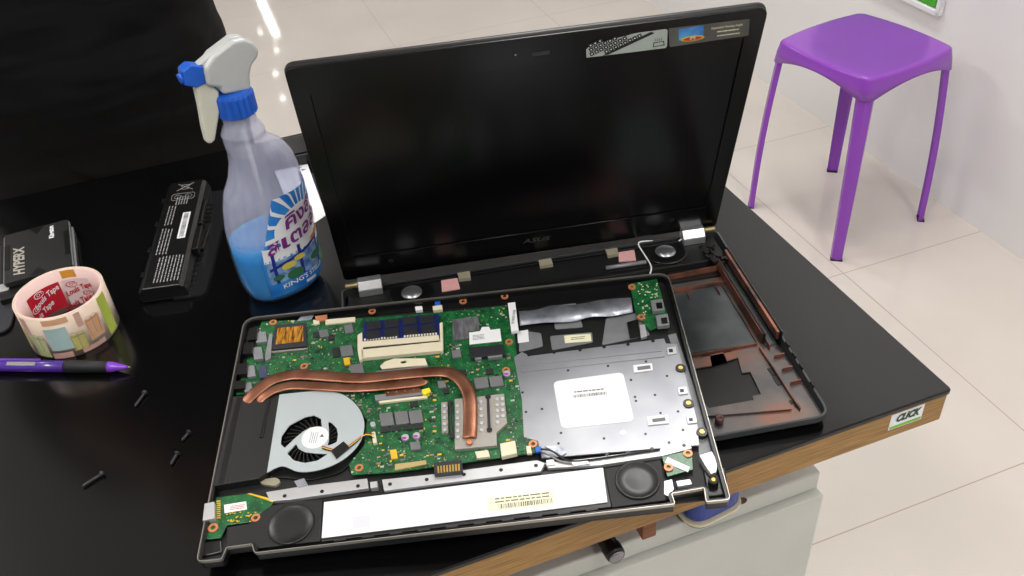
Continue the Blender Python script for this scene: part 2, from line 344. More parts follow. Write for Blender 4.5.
# blue container on the cabinet
w = bz(704, 516, CT+.02); wl = RM.transposed()@w
t = thing('blue_container', 'rounded blue container with a cream band on the grey cabinet under the table', 'container', rw(wl.x+.014, wl.y+.052, CT), (0, 0, ROOM+.12))
o1 = rnd(rect(0, 0, .060, .10), .018, 6)
G().prism(o1, .0, .003).build('base', m_blk, t, .001); G().prism(inset(o1, -.0015), .003, .0065).build('band', m_cream, t, .001)
G().prism(inset(o1, .0015), .0065, .046).build('body', M('blue_container_plastic', (24, 60, 150), .35), t, .004, 3)
# torch
a = bz(617, 557, CT+.012); b = bz(600, 530, CT+.012); ax = (b-a).normalized()
t = thing('flashlight', 'black cylindrical flashlight lying on the grey cabinet under the table', 'flashlight', a-Vector((0, 0, .012)))
G().lathe((0, 0, .012), [(.0060, 0), (.0085, .001), (.0092, .004), (.0092, .012), (.008, .014), (.0085, .02), (.0085, .08)], 24, ax=ax).build('barrel', m_blk, t)
G().lathe(Vector((0, 0, .012))-ax*.0012, [(.0042, 0), (.0075, .0004), (.0075, .0016)], 24, ax=ax).build('end_cap', M('dark_chrome', (150, 150, 155), .25, .9), t)

# ================================================================== stool
SX, SYY, SR = .9422, 1.0454, .3631; SH = .4471
st = thing('stool', 'purple plastic stool with square seat beside the white wall', 'stool', (SX, SYY, FZ), (0, 0, SR))
def sq(h, z, sag=0, n=8, r=.022, bow=.010):
    pts = []
    for k in range(4):
        a = k*PI/2
        for i in range(-n, n+1):
            s_ = i/n; y = s_*(h-r); x = h+bow*(1-s_*s_)
            pts.append(Vector((x*math.cos(a)-y*math.sin(a), x*math.sin(a)+y*math.cos(a), z-sag*(1-s_*s_)*-1)))
        for i in range(1, 4):
            t_ = i/4*PI/2; cx = h-r; cy = h-r
            x = cx+r*math.cos(t_); y = cy+r*math.sin(t_); pts.append(Vector((x*math.cos(a)-y*math.sin(a), x*math.sin(a)+y*math.cos(a), z)))
    return pts
h0 = .1345
seat = G(); rings = [sq(h0*.02, SH-.004, r=.001, bow=.0), sq(h0*.6, SH-.003, r=.02, bow=.006), sq(h0-.010, SH, r=.022, bow=.008), sq(h0-.0055, SH-.0004, bow=.009), sq(h0-.002, SH-.0022, bow=.0095), sq(h0-.0003, SH-.0055), sq(h0+.0002, SH-.009), sq(h0+.003, SH-.024, sag=.004), sq(h0+.006, SH-.050, sag=.026), sq(h0+.0035, SH-.050, sag=.026), sq(h0-.002, SH-.012), sq(h0*.02, SH-.010, r=.001, bow=0)]
seat.loft(rings); seat.build('seat', m_purple, st)
for sx in (-1, 1):
    for sy in (-1, 1):
        g = G(); rs_ = []
        for k in range(9):
            t_ = k/8; z = (SH-.030)*(1-t_); off = h0-.010+(.1435-h0+.010)*t_+.004*math.sin(t_*PI); w1 = .0195-.0055*t_
            c = Vector((sx*off, sy*off, z)); d1 = Vector((sx, sy, 0)).normalized(); d2 = Vector((-sy, sx, 0)).normalized()
            rs_.append([c+d2*w1*a_+d1*.0078*b_ for a_, b_ in ((-1, -1), (-.8, .6), (0, 1), (.8, .6), (1, -1), (.6, -.4), (-.6, -.4))])
        g.loft(rs_, smooth=False); lg = g.build('leg', m_purple, st, .001)
        G().box((sx*.1435, sy*.1435, .0015), (.027, .016, .003), math.atan2(sx, -sy)).build('foot_cap', m_rub, lg)

# ================================================================== laptop: bottom case + display
lp = thing('laptop', 'opened laptop base and black display lid, stripped of its keyboard deck', 'laptop', (0, 0, 0))
BT = .0195
ol = rnd([(-.192, -.2565), (.192, -.2565), (.192, .004), (-.192, .004)], [.014, .014, .006, .006], 6)
bc = G(); n = len(ol); inn = inset(ol, .0022)
def bzt(y): return BT-.0075*min(1, max(0, -y/.254))      # rim a little lower at the front
olc = [Vector(p) for p in ol]
if sum(a.x*b.y-b.x*a.y for a, b in zip(olc, olc[1:]+olc[:1])) < 0: olc.reverse()
ins = [Vector(p) for p in inset(ol, .006)]
bc.loft([[(p.x, p.y, .002) for p in ins], [(p.x, p.y, .006) for p in olc], [(p.x, p.y, bzt(p.y)) for p in olc], [(p[0], p[1], bzt(p[1])) for p in inn], [(p[0], p[1], .0045) for p in inn]], cap=False, smooth=False)
bc.add([(p.x, p.y, .002) for p in ins], [tuple(range(len(ins)))]); bc.add([(p[0], p[1], .0045) for p in inn], [tuple(range(len(inn)))])
bc.build('bottom_shell', M('charcoal_shell', (50, 52, 54), .5), lp, .0004)
# rear plastic bar between the hinges
def W(x, y, z): v = bz(x, y, z); return (v.x, v.y)
bar_ = [(-.186, .002), (.186, .002), (.186, -.030), (.168, -.038), (-.186, -.038)]
G().prism(rnd(bar_, .004), .0046, .0155).build('rear_bar', m_blkm, lp, .001)
G().prism([(-.15, -.003), (.15, -.003), (.15, .001), (-.15, .001)], .0155, .0185).build('rear_rib', m_blk, lp, .0008)
G().prism([(-.12, -.034), (.13, -.034), (.13, -.0315), (-.12, -.0315)], .0155, .0175).build('bar_rib', m_blk, lp, .0005)
for (px, py) in ((411.5, 291), (665.5, 250)):
    c = W(px, py, .0185)
    sp = G().lathe((c[0], c[1], 0), [(.0215, .0155), (.0215, .0172), (.0195, .0178), (.0165, .0165), (.0125, .0170)], 36).build('speaker', m_blk, lp)
    G().lathe((c[0], c[1], 0), [(.0002, .0202), (.004, .0200), (.0075, .0192), (.0098, .0178), (.0105, .0165)], 32, cap=False).build('speaker_dome', M('dome_aluminium', (170, 172, 176), .3, .85), sp)
for nm, quad, z, m in (('pink_pad', [(441, 279), (457, 276.5), (460, 288.4), (442, 291.4)], .0166, m_pink), ('pink_pad', [(618, 249.5), (634, 248), (636, 260), (619, 261.5)], .0166, m_pink), ('beige_tape', [(457, 271.6), (469.7, 270.5), (470.7, 277.6), (459, 279)], .0190, m_beige), ('beige_tape', [(538, 258.7), (550.7, 257), (553, 264), (540, 266)], .0190, m_beige), ('beige_tape', [(605, 249), (617, 247), (618.5, 253.5), (608, 255.5)], .0190, m_beige)):
    G().prism([W(x, y, z) for x, y in quad], .0155, z).build(nm, m, lp)
# cable tube right of the pads and white antenna wires
G().tube([(*W(606, 268, .018), .018), (*W(646, 262, .018), .018)], .0022).build('cable_sleeve', m_greyp, lp)
G().tube(smooth([(*W(653, 241, .019), .019), (*W(640, 242, .0195), .0195), (*W(639, 246, .0185), .0185), (*W(644, 254, .018), .018), (*W(651, 266, .018), .018), (*W(650, 274, .018), .018)]), .0008, 8).build('antenna_wire', m_white, lp)
G().tube(smooth([(*W(679, 241, .019), .019), (*W(683, 237.5, .020), .020), (*W(685, 233, .021), .021)]), .0008, 8).build('antenna_wire', m_white, lp)
# hinges
hb = M('hinge_silver', (205, 206, 208), .28, .8)
for s_ in (-1, 1):
    x = s_*.163; 
    g = G(); g.loft([[(x+dx, a, z) for a, z in ((-.009, .0155), (-.009, .023), (-.003, .0300), (.0045, .0305), (.0045, .026), (.0045, .0155))] for dx in (-.0115, .0115)], smooth=False)
    hg = g.build('hinge_cover', hb, lp, .001)
    G().lathe((x+s_*.0115, .000, .0250), [(.0032, 0), (.0032, .002), (.0022, .003), (.0032, .004), (.0022, .0055), (.0032, .007), (.0022, .0085), (.003, .010), (.002, .0125)], 16, ax=Vector((s_, 0, 0))).build('hinge_pin', M('brass_spring', (168, 150, 110), .4, .7), hg)
# inner right side: shields, ribs, coated walls
def BP(name, quad, z0, z1, m, bev=0, r=0):
    pts = [W(x, y, z1) for x, y in quad]; return G().prism(rnd(pts, r) if r else pts, z0, z1).build(name, m, lp, bev)
G().prism([(-.186, -.249), (.187, -.249), (.187, -.040), (-.186, -.040)], .0046, .0052).build('inner_coating', m_stain, lp)
BP('optical_shield', [(664, 295), (727, 284), (757, 343), (690, 353)], .0053, .0068, m_steel, .0003)
hole = [(697, 379), (712, 376), (710, 356), (723, 352.5), (733, 363), (736, 361), (740, 372), (748, 374), (754, 389), (762, 397), (763, 402), (752, 405), (704, 409.5), (700, 402)]
sheet('front_shield', [W(*p_, .0075) for p_ in [(688, 360), (753, 347.5), (792, 409), (708, 416), (698, 408)]], [[W(*p_, .0075) for p_ in [(694, 368.5), (711.7, 365.5), (710, 355), (723, 352), (727, 361), (738, 357.5), (742, 373), (750.4, 371.7), (761, 394), (752.5, 396), (753.5, 400), (709, 408), (703, 402)]]], .0065, .0075, m_stain, lp)
sheet('shield_recess', [W(*p_, .0057) for p_ in [(690, 364), (708, 352), (725, 348), (748, 360), (764, 400), (704, 412)]], [], .0053, .0057, m_blk, lp)
for nm, pa, h, th_ in (('copper_rib', [(664, 291), (728, 280), (770, 345)], .011, .0008), ('copper_rib', [(664, 276), (716, 266), (728, 258)], .014, .0012), ('copper_rib', [(686, 355.5), (757, 343)], .0088, .0008), ('copper_rib', [(722, 284), (757, 342)], .0085, .0006), ('copper_rib', [(760, 347), (800, 408)], .0085, .0008),
                       ('copper_rib', [(687, 291), (690, 298)], .009, .0006), ('copper_rib', [(716, 286), (720, 293)], .009, .0006)):
    g = G()
    for (ax_, ay_), (bx_, by_) in zip(pa, pa[1:]):
        A = Vector(W(ax_, ay_, h)); B = Vector(W(bx_, by_, h)); d = B-A; g.box(((A.x+B.x)/2, (A.y+B.y)/2, (h+.005)/2), (d.length+th_, th_, h-.005), math.atan2(d.y, d.x))
    g.build(nm, m_copw, lp)
# long raised side rail with copper inside
rail = G(); A = Vector((.1885, -.030)); B = Vector((.1885, -.162)); rail.box((.1893, (A.y+B.y)/2, .0135), (.0018, A.y-B.y, .0175)); rail.build('side_rail', m_blk, lp, .0004)
G().box((.1868, -.096, .0165), (.0026, .128, .0085)).build('rail_coating', m_copw, lp)
G().box((.1765, -.094, .0115), (.002, .125, .0125)).build('inner_rail', m_blk, lp, .0003)
G().box((.1750, -.094, .0110), (.001, .122, .0110)).build('inner_rail_coating', m_copw, lp)
G().box((.1815, -.096, .0062), (.010, .128, .003)).build('side_channel', m_steel, lp)
sc_ = G()
for k in range(3): sc_.prism([(.187, -.175-.017*k), (.187, -.1762-.017*k), (.177, -.1768-.017*k)], .0046, .0095)
sc_.build('gusset', m_copw, lp)
for y in (-.172, -.186, -.200, -.222): G().box((.1905, y, bzt(y)+.001), (.0016, .006, .0035)).build('clip', m_blk, lp, .0003)
sl = G(); 
for (x, y) in ((772, 372), (777, 381), (792, 402), (797, 406)): c = W(x, y, .0056); sl.box((c[0], c[1], .0055), (.004, .010 if y < 390 else .004, .0009), .1)
sl.build('slot', m_blk, lp)
G().lathe((*W(719.5, 417, .012), 0), [(.0035, .005), (.0035, .012), (.0016, .012), (.0016, .009)], 16).build('screw_boss', m_copw, lp)
g = G(); r2 = random.Random(5)
for k in range(16):
    x = .168+r2.random()*.018; y = -.012-r2.random()*.032; g.box((x, y, .016+r2.random()*.002), (.002+r2.random()*.004, .001+r2.random()*.006, .003), r2.random())
g.build('hinge_mount', m_blkm, lp, .0003)
# hollow corner by hinge & dark tray
BP('rear_tray', [(668, 268), (715, 259), (722, 267), (724, 274), (668, 283)], .0053, .0082, m_blk, .0006)

# lid
LC = Vector((-.000602, -.0263016, .151072)); LE = Euler((1.851536, -.00624223, -.0257098), 'XYZ'); LM_ = LE.to_matrix(); LW, LH = .37928, .267197
def lo(x, y, z=0):
    o = LM_.transposed()@(CAM-LC); d = LM_.transposed()@ray(x, y); t = (z-o.z)/d.z; return (o.x+t*d.x, o.y+t*d.y)
lg = G(); lo_ = rnd([(-LW/2, -LH/2), (LW/2, -LH/2), (LW/2, LH/2), (-LW/2, LH/2)], [.006, .006, .010, .010], 6)
lg.prism(lo_, -.0075, -.001)
lid = lg.build('display_lid', m_blk, lp, .0025, 3); 
lid.location = LC; lid.rotation_euler = LE
scr = [lo(313, 95), lo(744, 37), lo(706.5, 202), lo(353, 262)]
sx0_ = (scr[0][0]+scr[3][0])/2; sx1_ = (scr[1][0]+scr[2][0])/2; sy1_ = (scr[0][1]+scr[1][1])/2; sy0_ = (scr[2][1]+scr[3][1])/2
print('SCREEN', scr)
sheet('bezel', inset(lo_, .0008), [[(sx0_, sy0_), (sx1_, sy0_), (sx1_, sy1_), (sx0_, sy1_)]], -.001, .0012, m_gloss, lid, .0005)
G().prism([(sx0_-.003, sy0_-.003), (sx1_+.003, sy0_-.003), (sx1_+.003, sy1_+.003), (sx0_-.003, sy1_+.003)], -.001, -.0003).build('screen', m_screen, lid)
g = G(); c = lo(536, 240, .0013); s0 = lo(516, 243, .0013); s1 = lo(556, 237, .0013)
addtext(g, 'ASUS', .0085, lambda x, y: (c[0]+x, c[1]+y, .0013), sx=1.35, shear=.25, bold=.0001)
g.build('maker_logo', M('logo_grey', (84, 84, 88), .4, .4), lid)
g = G(); c = lo(541, 53.5, .0013); g.box((c[0], c[1], .0013), (.014, .0035, .0002)); g.build('camera_shutter', M('shutter_grey', (48, 48, 50), .6), lid)
G().lathe((*lo(515.5, 55, .0013), .0012), [(.0008, 0), (.0008, .0003)], 12).build('camera_lens', m_greyp, lid)
# sticker 1: keyboard picture
qa, qb, qc, qd = lo(585.6, 39, .0014), lo(667.6, 29, .0014), lo(667, 48, .0014), lo(586.6, 58, .0014)
def bil(a, b, c_, d, u, v):   # u right, v down
    return ((1-v)*((1-u)*a[0]+u*b[0])+v*((1-u)*d[0]+u*c_[0]), (1-v)*((1-u)*a[1]+u*b[1])+v*((1-u)*d[1]+u*c_[1]))
def K1(u, v): return bil(qa, qb, qc, qd, u, v)
g = G(); z = .0012
g.prism([K1(.06, .35), K1(.0, .55), K1(0, .98), K1(.17, .99), K1(.98, .99), K1(1, .9), K1(1, .08), K1(.98, 0), K1(.62, .02)], z, z+.0002)
keys = G(); kA = Vector(K1(.20, .97)); kB = Vector(K1(.86, .0)); kx = (kB-kA).normalized(); ky = Vector((-kx.y, kx.x)); kz = z+.0002
box_ = [K1(.01, .12), K1(.10, .03), K1(.99, .01), K1(.99, .98), K1(.01, .98)]
keys.prism([K1(.20, .97), K1(.26, .97), K1(.84, .13), K1(.80, .03)], kz, kz+.0001, 0)
for r_ in range(5):
    for k in range(-8, 14):
        c_ = kA+kx*(.0040*k+.001*r_)+ky*(.0022+.0042*r_); cr = [c_+kx*a*.0017+ky*b*.0018 for a, b in ((-1, -1), (1, -1), (1, 1), (-1, 1))]
        if all(inpoly_(p_, box_) for p_ in cr):
            keys.prism(cr, kz, kz+.0002, 0); keys.prism([c_+kx*a*.0006+ky*b*.0005 for a, b in ((-1, -1), (1, -1), (1, 1), (-1, 1))], kz+.0002, kz+.00026, 1)
s1_ = g.build('sticker', M('sticker_pale_grey', (170, 180, 172), .5, var=.04), lid); s1_['label'] = 'pale grey sticker with keyboard picture'
keys.build('key_print', [m_blk, m_white], s1_)
g = G(); z2 = z+.0003
g.prism([K1(.82, .86), K1(.97, .84), K1(.96, .60), K1(.83, .62)], z2-.0001, z2); ic = g.build('icon_print', m_ink, s1_)
g = G(); g.prism([K1(.835, .81), K1(.955, .79), K1(.948, .64), K1(.84, .66)], z2, z2+.0001)
for k in range(4): g.prism([K1(.855+.022*k, .56), K1(.862+.022*k, .56), K1(.850+.027*k, .42), K1(.845+.027*k, .42)], z2, z2+.0001, 1)
g.build('icon_print', [M('sticker_pale_grey', (0, 0, 0)), m_ink], s1_)
# sticker 2
qa, qb, qc, qd = lo(668.6, 28.6, .0014), lo(749.7, 19, .0014), lo(748.7, 35.4, .0014), lo(669.6, 47, .0014)
K2 = lambda u, v: bil(qa, qb, qc, qd, u, v)
g = G(); g.prism(rnd([K2(0, 0), K2(1, 0), K2(1, 1), K2(0, 1)], .001), z, z+.0002); s2_ = g.build('sticker', M('sticker_grey', (92, 92, 88), .45, rgb2=(70, 70, 66), scale=30), lid); s2_['label'] = 'grey sticker with blue screen picture'
G().prism([K2(.12, .12), K2(.43, .05), K2(.43, .62), K2(.12, .72)], z+.0002, z+.0003).build('screen_print', M('sky_blue_print', (90, 160, 215), .4, rgb2=(40, 110, 190), scale=60), s2_)
g = G(); cE = K2(.29, .70)
for k, (rx, ry) in enumerate(((.0098, .0028), (.0088, .0023), (.0075, .0018))): g.prism(ell(cE, rx, ry, 28), z+.0003+k*.0001, z+.0004+k*.0001, k)
g.build('swirl_print', [M('lime_print', (150, 200, 60)), M('orange_print', (235, 150, 40)), M('red_print', (190, 60, 50))], s2_)
g = G(); c = K2(.29, .66); addtext(g, 'IPS', .0042, lambda x, y: (c[0]+x, c[1]+y, z+.0008), bold=.0001)
c = K2(.72, .27); addtext(g, 'Expanded Viewing Angle', .0030, lambda x, y: (c[0]+x, c[1]+y, z+.0004), sx=.86, bold=.00003)
for v in (.52, .76): c = K2(.74, v); lines(g, c, .0, .0185, 1, .001, .0010, z+.0003, 0, seed=int(v*100))
g.build('lettering', M('gold_white', (225, 215, 180), .5), s2_)
for s_ in (-1, 1):      # rubber screw covers low on the bezel
    G().lathe((s_*.14, sy0_-.012, .0012), [(.0028, 0), (.0026, .0004)], 20).build('screw_cover', m_blkm, lid)

# ================================================================== the top case with the motherboard
PC = Vector((-.09981537, -.19018496, .036154)); PE = Euler((.08884886, -.03385071, -.1180346), 'XYZ'); PM = PE.to_matrix()
def pal(x, y, z=0.0):
    o = PM.transposed()@(CAM-PC); d = PM.transposed()@ray(x, y); t = (z-o.z)/d.z; return (o.x+t*d.x, o.y+t*d.y)
ZB = -.0155
base_pt = PC+PM@Vector((0, 0, ZB))
tc = thing('laptop_top_case', 'upturned silver laptop palm rest holding a green motherboard, fan and copper heat pipe', 'laptop part', PC, PE)
U, V_ = .19216, .12302
outer = rnd([pal(244, 318), pal(668, 272), pal(731, 499.5), pal(706, 502), pal(704, 488), pal(672, 493.5), pal(675.5, 504), pal(254, 553), pal(251.5, 544), pal(226.5, 547.5), pal(222, 559), pal(196, 562)],
            [.012, .012, .004, .002, .001, .001, .002, .002, .001, .001, .002, .005], 5)
i1 = inset(outer, .0006); i2 = inset(outer, .0028)
sheet('outer_shell', outer, [i1], -.0030, 0, m_silver, tc)
g = G(); po = [Vector((*p[:2], 0)) for p in inset(outer, .0002)]; big = rnd([(-U+.012, -V_+.012), (U-.012, -V_+.012), (U-.012, V_-.010), (-U+.012, V_-.010)], .012)
sheet('inner_rim', inset(outer, .00062), [i2], -.0085, -.0016, m_blk, tc)
sheet('shell_floor', inset(outer, .00062), [], -.0105, -.0085, m_blkm, tc)
G().prism(rnd([(-U+.006, -V_+.010), (U-.006, -V_+.010), (U-.006, V_-.006), (-U+.006, V_-.006)], .010), -.0118, -.0104).build('underside', m_blkm, tc, .0006)
def PPo(pts, z): return [pal(x, y, z) for x, y in pts]
def PP(name, pts, z0, z1, m, par=None, bev=.0002, r=0, label=None, up=None):
    q_ = PPo(pts, z1); q_ = rnd(q_, r) if r else q_; o = G().prism(q_, z0, z1).build(name, m, par or tc, bev)
    if label: o['label'] = label
    return o
ZP = -.0045       # upper face of the boards
# motherboard
mbp = [(262, 321), (357, 318.5), (444, 312), (506, 305.5), (514, 330), (518, 365), (522, 400), (524, 431), (538, 437), (541, 452), (462, 463), (396, 472), (352, 475), (349, 464), (364, 446), (367, 420), (347, 397), (300, 392), (236, 395), (247, 360)]
mb = sheet('motherboard', PPo(mbp, ZP), [], ZP-.0012, ZP, m_pcb, tc)
def inpoly(p, poly):
    c_ = False; j = len(poly)-1
    for i in range(len(poly)):
        if (poly[i][1] > p[1]) != (poly[j][1] > p[1]) and p[0] < (poly[j][0]-poly[i][0])*(p[1]-poly[i][1])/(poly[j][1]-poly[i][1])+poly[i][0]: c_ = not c_
        j = i
    return c_
BUSY = []
def comp(name, pts, h, m, par=None, z0=ZP, bev=.0002, r=0, label=None, busy=True):
    if busy: BUSY.append(pts)
    return PP(name, pts, z0, z0+h, m, par or mb, bev, r, label)
def rc(x, y, w, h, sk=-.13):      # a px rectangle skewed like the board
    return [(x-w/2-.24*h/2*-1*-1, y-h/2-sk*w/2), (x+w/2-.24*h/2, y-h/2+sk*w/2), (x+w/2+.12*h/2, y+h/2+sk*w/2), (x-w/2+.12*h/2, y+h/2-sk*w/2)]
def ring(x, y, z=ZP+.0012, R=.0032, par=None):
    if (x, y) in ((372, 311), (463, 301), (504.6, 296)): z = -.0038
    c = pal(x, y, z); g = G().lathe((c[0], c[1], 0), [(R, min(z-.0008, ZP-.0005)), (R, z), (R*.5, z), (R*.5, z-.002)], 20, 0, cap=False, smooth=False); g.cyl(c, R*.5, z-.003, z-.0018, 14, 1)
    if z < -.0035: g.cyl(c, R*.85, -.0075, z-.0009, 18, 1)
    BUSY.append([(x-5, y-4), (x+5, y-4), (x+5, y+4), (x-5, y+4)]); return g.build('screw_ring', [m_copr, m_blk], par or tc)
for x, y in ((273, 322), (304, 366), (372, 311), (463, 301), (504.6, 296), (509, 341.6), (506, 370), (359, 467.6), (533, 443.7), (632, 286.5), (641, 316.7), (213, 527.5), (255.6, 517.5), (668.6, 467), (688, 453)): ring(x, y, R=.0034 if x > 230 else .0038)
# expansion slot with amber film
comp('card_slot', [(275, 325), (306, 322.5), (307, 346), (271.5, 349.5)], .0022, m_dgrey)
comp('amber_film', [(277.5, 328), (303, 325.5), (303.5, 341), (275.5, 344.5)], .0003, M('kapton', (206, 140, 26), .25, rgb2=(74, 46, 10), scale=260, stretch=(2.2, .35, 1), coat=.6), z0=ZP+.0022)
comp('slot_edge', [(271, 351), (307.5, 347.5), (307.6, 349), (271, 352.6)], .0018, m_silver)
comp('metal_foil', [(297, 321), (301, 316), (314, 314.5), (311, 319.5)], .0012, m_foil)
comp('copper_bit', [(315, 316), (327, 314.5), (327, 320), (316, 321)], .0018, m_copr)
comp('ribbon_socket', [(325.5, 319.5), (355, 316.8), (355, 321.2), (325.3, 324.2)], .0018, m_cream)
comp('cream_plug', [(313, 320), (319, 319.5), (319.5, 323.5), (313.5, 324)], .0018, m_cream)
for x, y, w, h in ((253.5, 334, 8.5, 12), (249, 348.5, 9, 11), (243.5, 369, 9, 11), (240.5, 385, 11, 8)):
    comp('port_housing', [(x-w/2, y-h/2), (x+w/2, y-h/2-1), (x+w/2-1, y+h/2-1), (x-w/2-2, y+h/2)], .0055, m_blk)
for x, y, w, h in ((261, 337, 11, 10), (258, 353, 9, 12), (251, 371, 8, 11), (248, 387, 8, 9)):
    comp('port_shield', rc(x, y, w, h), .0035, m_greyp)
comp('board_connector', [(269, 334), (272.5, 333), (270.5, 358), (265.5, 361), (264.8, 357)], .003, m_greyp)
comp('capacitor_block', rc(263, 371.5, 8, 12), .003, M('slate_blue', (60, 68, 92), .4))
for x, y, w, h in ((324, 333, 9, 7), (349, 328.5, 8.5, 8), (347, 350.5, 12, 10), (357, 369, 13, 10), (456.7, 353.5, 9, 7), (481.7, 382.5, 13.5, 10.5), (496.5, 381, 13, 10), (442, 384, 8, 7), (387, 419, 13, 12.5), (402, 417.5, 13, 12.5), (416.3, 416.5, 13, 12.5), (415.5, 445.5, 10, 8)):
    comp('inductor', rc(x, y, w, h), .0022, m_grey, bev=.0003)
for x, y, w, h in ((336, 352, 7, 9), (317, 334, 8, 5), (331, 337, 6, 5), (433, 372, 6, 4), (414, 404, 8, 5), (446, 391, 6, 4), (385, 429.5, 9, 4.5), (396, 428.5, 9, 4.5), (407, 427.2, 9, 4.5), (418, 426, 9, 4.5), (463, 372, 7, 5), (490, 371, 7, 5)):
    comp('chip', rc(x, y, w, h), .0014, m_dgrey)
for x, y, w, h in ((347, 361, 6, 7), (394, 454, 6.5, 9)): comp('yellow_capacitor', rc(x, y, w, h), .0018, m_yelc)
for x, y in ((405, 436.8), (416.3, 435), (506.7, 372.8)):
    c = pal(x, y, ZP+.0035); g = G().lathe((c[0], c[1], 0), [(.0030, ZP), (.0030, ZP+.0032), (.0026, ZP+.0036)], 20); g.prism([(c[0]-.0028, c[1]), (c[0]+.0002, c[1]), (c[0]+.0022, c[1]-.0016), (c[0], c[1]-.0028), (c[0]-.002, c[1]-.002)], ZP+.0036, ZP+.0037, 1)
    g.build('can_capacitor', [m_alul, M('violet_print', (170, 60, 170))], mb); BUSY.append(rc(x, y, 10, 9))
# memory
ms = comp('memory_module', [(363.5, 322), (438.5, 313.5), (440, 336), (362.5, 342)], .0012, M('blue_board', (22, 34, 96), .4, var=.2), par=tc, z0=ZP+.0018)
for (a, b, c_, d) in (((165, 168), (250, 158), (335, 145), (420, 138)), ((160, 213), (248, 203), (340, 192), (425, 183))):
    for X, Y in (a, b, c_, d): comp('memory_chip', rc(340+X/4.8, 290+Y/4.8, 14, 7.4), .0012, m_dgrey, par=ms, z0=ZP+.003, busy=False)
g = G()
for k in range(26):
    x0 = 364+k*2.85; y0 = 340.8-(k*.235)
    if k not in (12, 13): g.prism(PPo([(x0, y0-2.2), (x0+1.7, y0-2.35), (x0+1.7, y0-.3), (x0, y0-.15)], ZP+.0032), ZP+.003, ZP+.0032)
g.build('contact', m_cream, ms)
sk = PP('memory_socket', [(362, 341.5), (438.5, 334.8), (439.5, 340), (362, 347)], ZP, ZP+.0042, m_cream)
BUSY.append([(356, 318), (446, 310), (446, 354), (356, 362)])
PP('socket_bar', [(361, 349.5), (440, 341.5), (441, 350.5), (361.5, 358)], ZP, ZP+.0040, m_cream, sk)
PP('socket_gap', [(363, 347), (438.5, 340.5), (439, 342.5), (363, 349.5)], ZP, ZP+.0034, m_dgrey, sk)
PP('latch_arm', [(357.5, 335), (362, 332), (363.5, 357), (359.5, 361), (357.5, 350)], ZP, ZP+.0040, m_cream, sk)
PP('latch_arm', [(439.5, 323), (442.5, 322), (443, 350), (440.5, 352)], ZP, ZP+.0040, m_cream, sk)
# cream bracket over the processor, socket, cold plate
cb = [(380, 366), (385, 361.5), (394, 358.5), (425, 358.3), (427.5, 365), (400, 367), (382, 369)]
cc = pal(403.5, 362, ZP+.005); sheet('cream_bracket', PPo(cb, ZP+.005), [ell(cc, .0028, .0016, 14)], ZP+.004, ZP+.005, m_cream, tc)
comp('processor_bracket', [(376, 371), (428, 365.5), (428.5, 369), (377, 375)], .004, m_greyp, par=tc)
comp('processor_socket', [(374.5, 395), (430, 388.5), (431, 393), (375.5, 400.5)], .0035, m_greyp, par=tc)
comp('socket_edge', [(378.5, 400.5), (427, 395.5), (427.5, 397.5), (379, 403)], .0022, m_cream)
comp('cold_plate', [(384, 390), (419, 386.5), (421, 391.5), (386, 396)], .0042, m_cop, par=tc)
comp('yellow_tab', [(422, 389.5), (429, 387.5), (431, 391), (425, 394.5), (422, 393)], .0048, m_yelb, par=tc)
g = G()
for k in range(4): 
    c = pal(388+k*8.5, 392.3-k*.9, ZP+.0046); g.cyl(c, .0007, ZP+.0042, ZP+.0047, 10)
g.build('rivet', m_silver, tc)
# wireless card
comp('patterned_shield', [(452.5, 319.5), (478, 316), (480.3, 336.5), (452.8, 339.8)], .0022, M('knurled_grey', (142, 142, 146), .4, .4, rgb2=(100, 100, 104), scale=260, stretch=(1, .25, 1)))
wc = comp('wireless_card', [(468.5, 331.5), (501, 327), (503, 344), (469.5, 347.5)], .0030, m_pcb, par=tc)
PP('card_label', [(469, 332.5), (480, 331), (482, 327), (489, 326.5), (490.5, 329.8), (500, 328.5), (501.5, 341), (469.6, 344.5)], ZP+.003, ZP+.0033, m_white, wc)
g = G(); lines(g, pal(478.5, 337, ZP+.0034), -.02, .010, 4, .0016, .0006, ZP+.0034); g.build('print', m_inkm, wc)
comp('card_socket', [(469, 348), (503.5, 344.2), (505, 354), (471, 358)], .0038, m_dgrey)
comp('socket_tab', [(474, 354.5), (481, 353.8), (481.5, 359), (475, 359.5)], .0034, m_greyp); comp('socket_tab', [(487, 353), (502, 351), (502.5, 356.5), (488, 358)], .0034, m_greyp)
# chip cooler block with bumps
m_ckp = M('cooler_plate_grey', (168, 162, 154), .45, .3, var=.08)
ck = PP('cooler_plate', [(454.6, 399), (470, 397.5), (504, 393.5), (507, 423), (496.5, 432.5), (496.8, 445.3), (454.8, 449.4)], ZP, ZP+.0034, m_ckp); BUSY.append([(438, 395), (508, 390), (508, 440), (497, 448), (452, 452), (438, 436)])
sd = PP('cooler_plate', [(441, 402.3), (447.5, 401.7), (448, 432.5), (441.8, 433.2)], ZP, ZP+.0030, m_ckp)
g = G()
for X0_, Y0_, n_, st in ((444.2, 405.5, 5, 6.1), (457.3, 405.5, 6, 6.3), (481, 402, 5, 7), (497, 399, 5, 5.8), (502.5, 398.4, 4, 5.8)):
    for k in range(n_): c = pal(X0_+k*.15, Y0_+k*st, ZP+.0040); g.lathe((c[0], c[1], 0), [(.0019, ZP+.003), (.0018, ZP+.0040), (.0012, ZP+.0047)], 14)
g.build('bump', m_alul, ck)
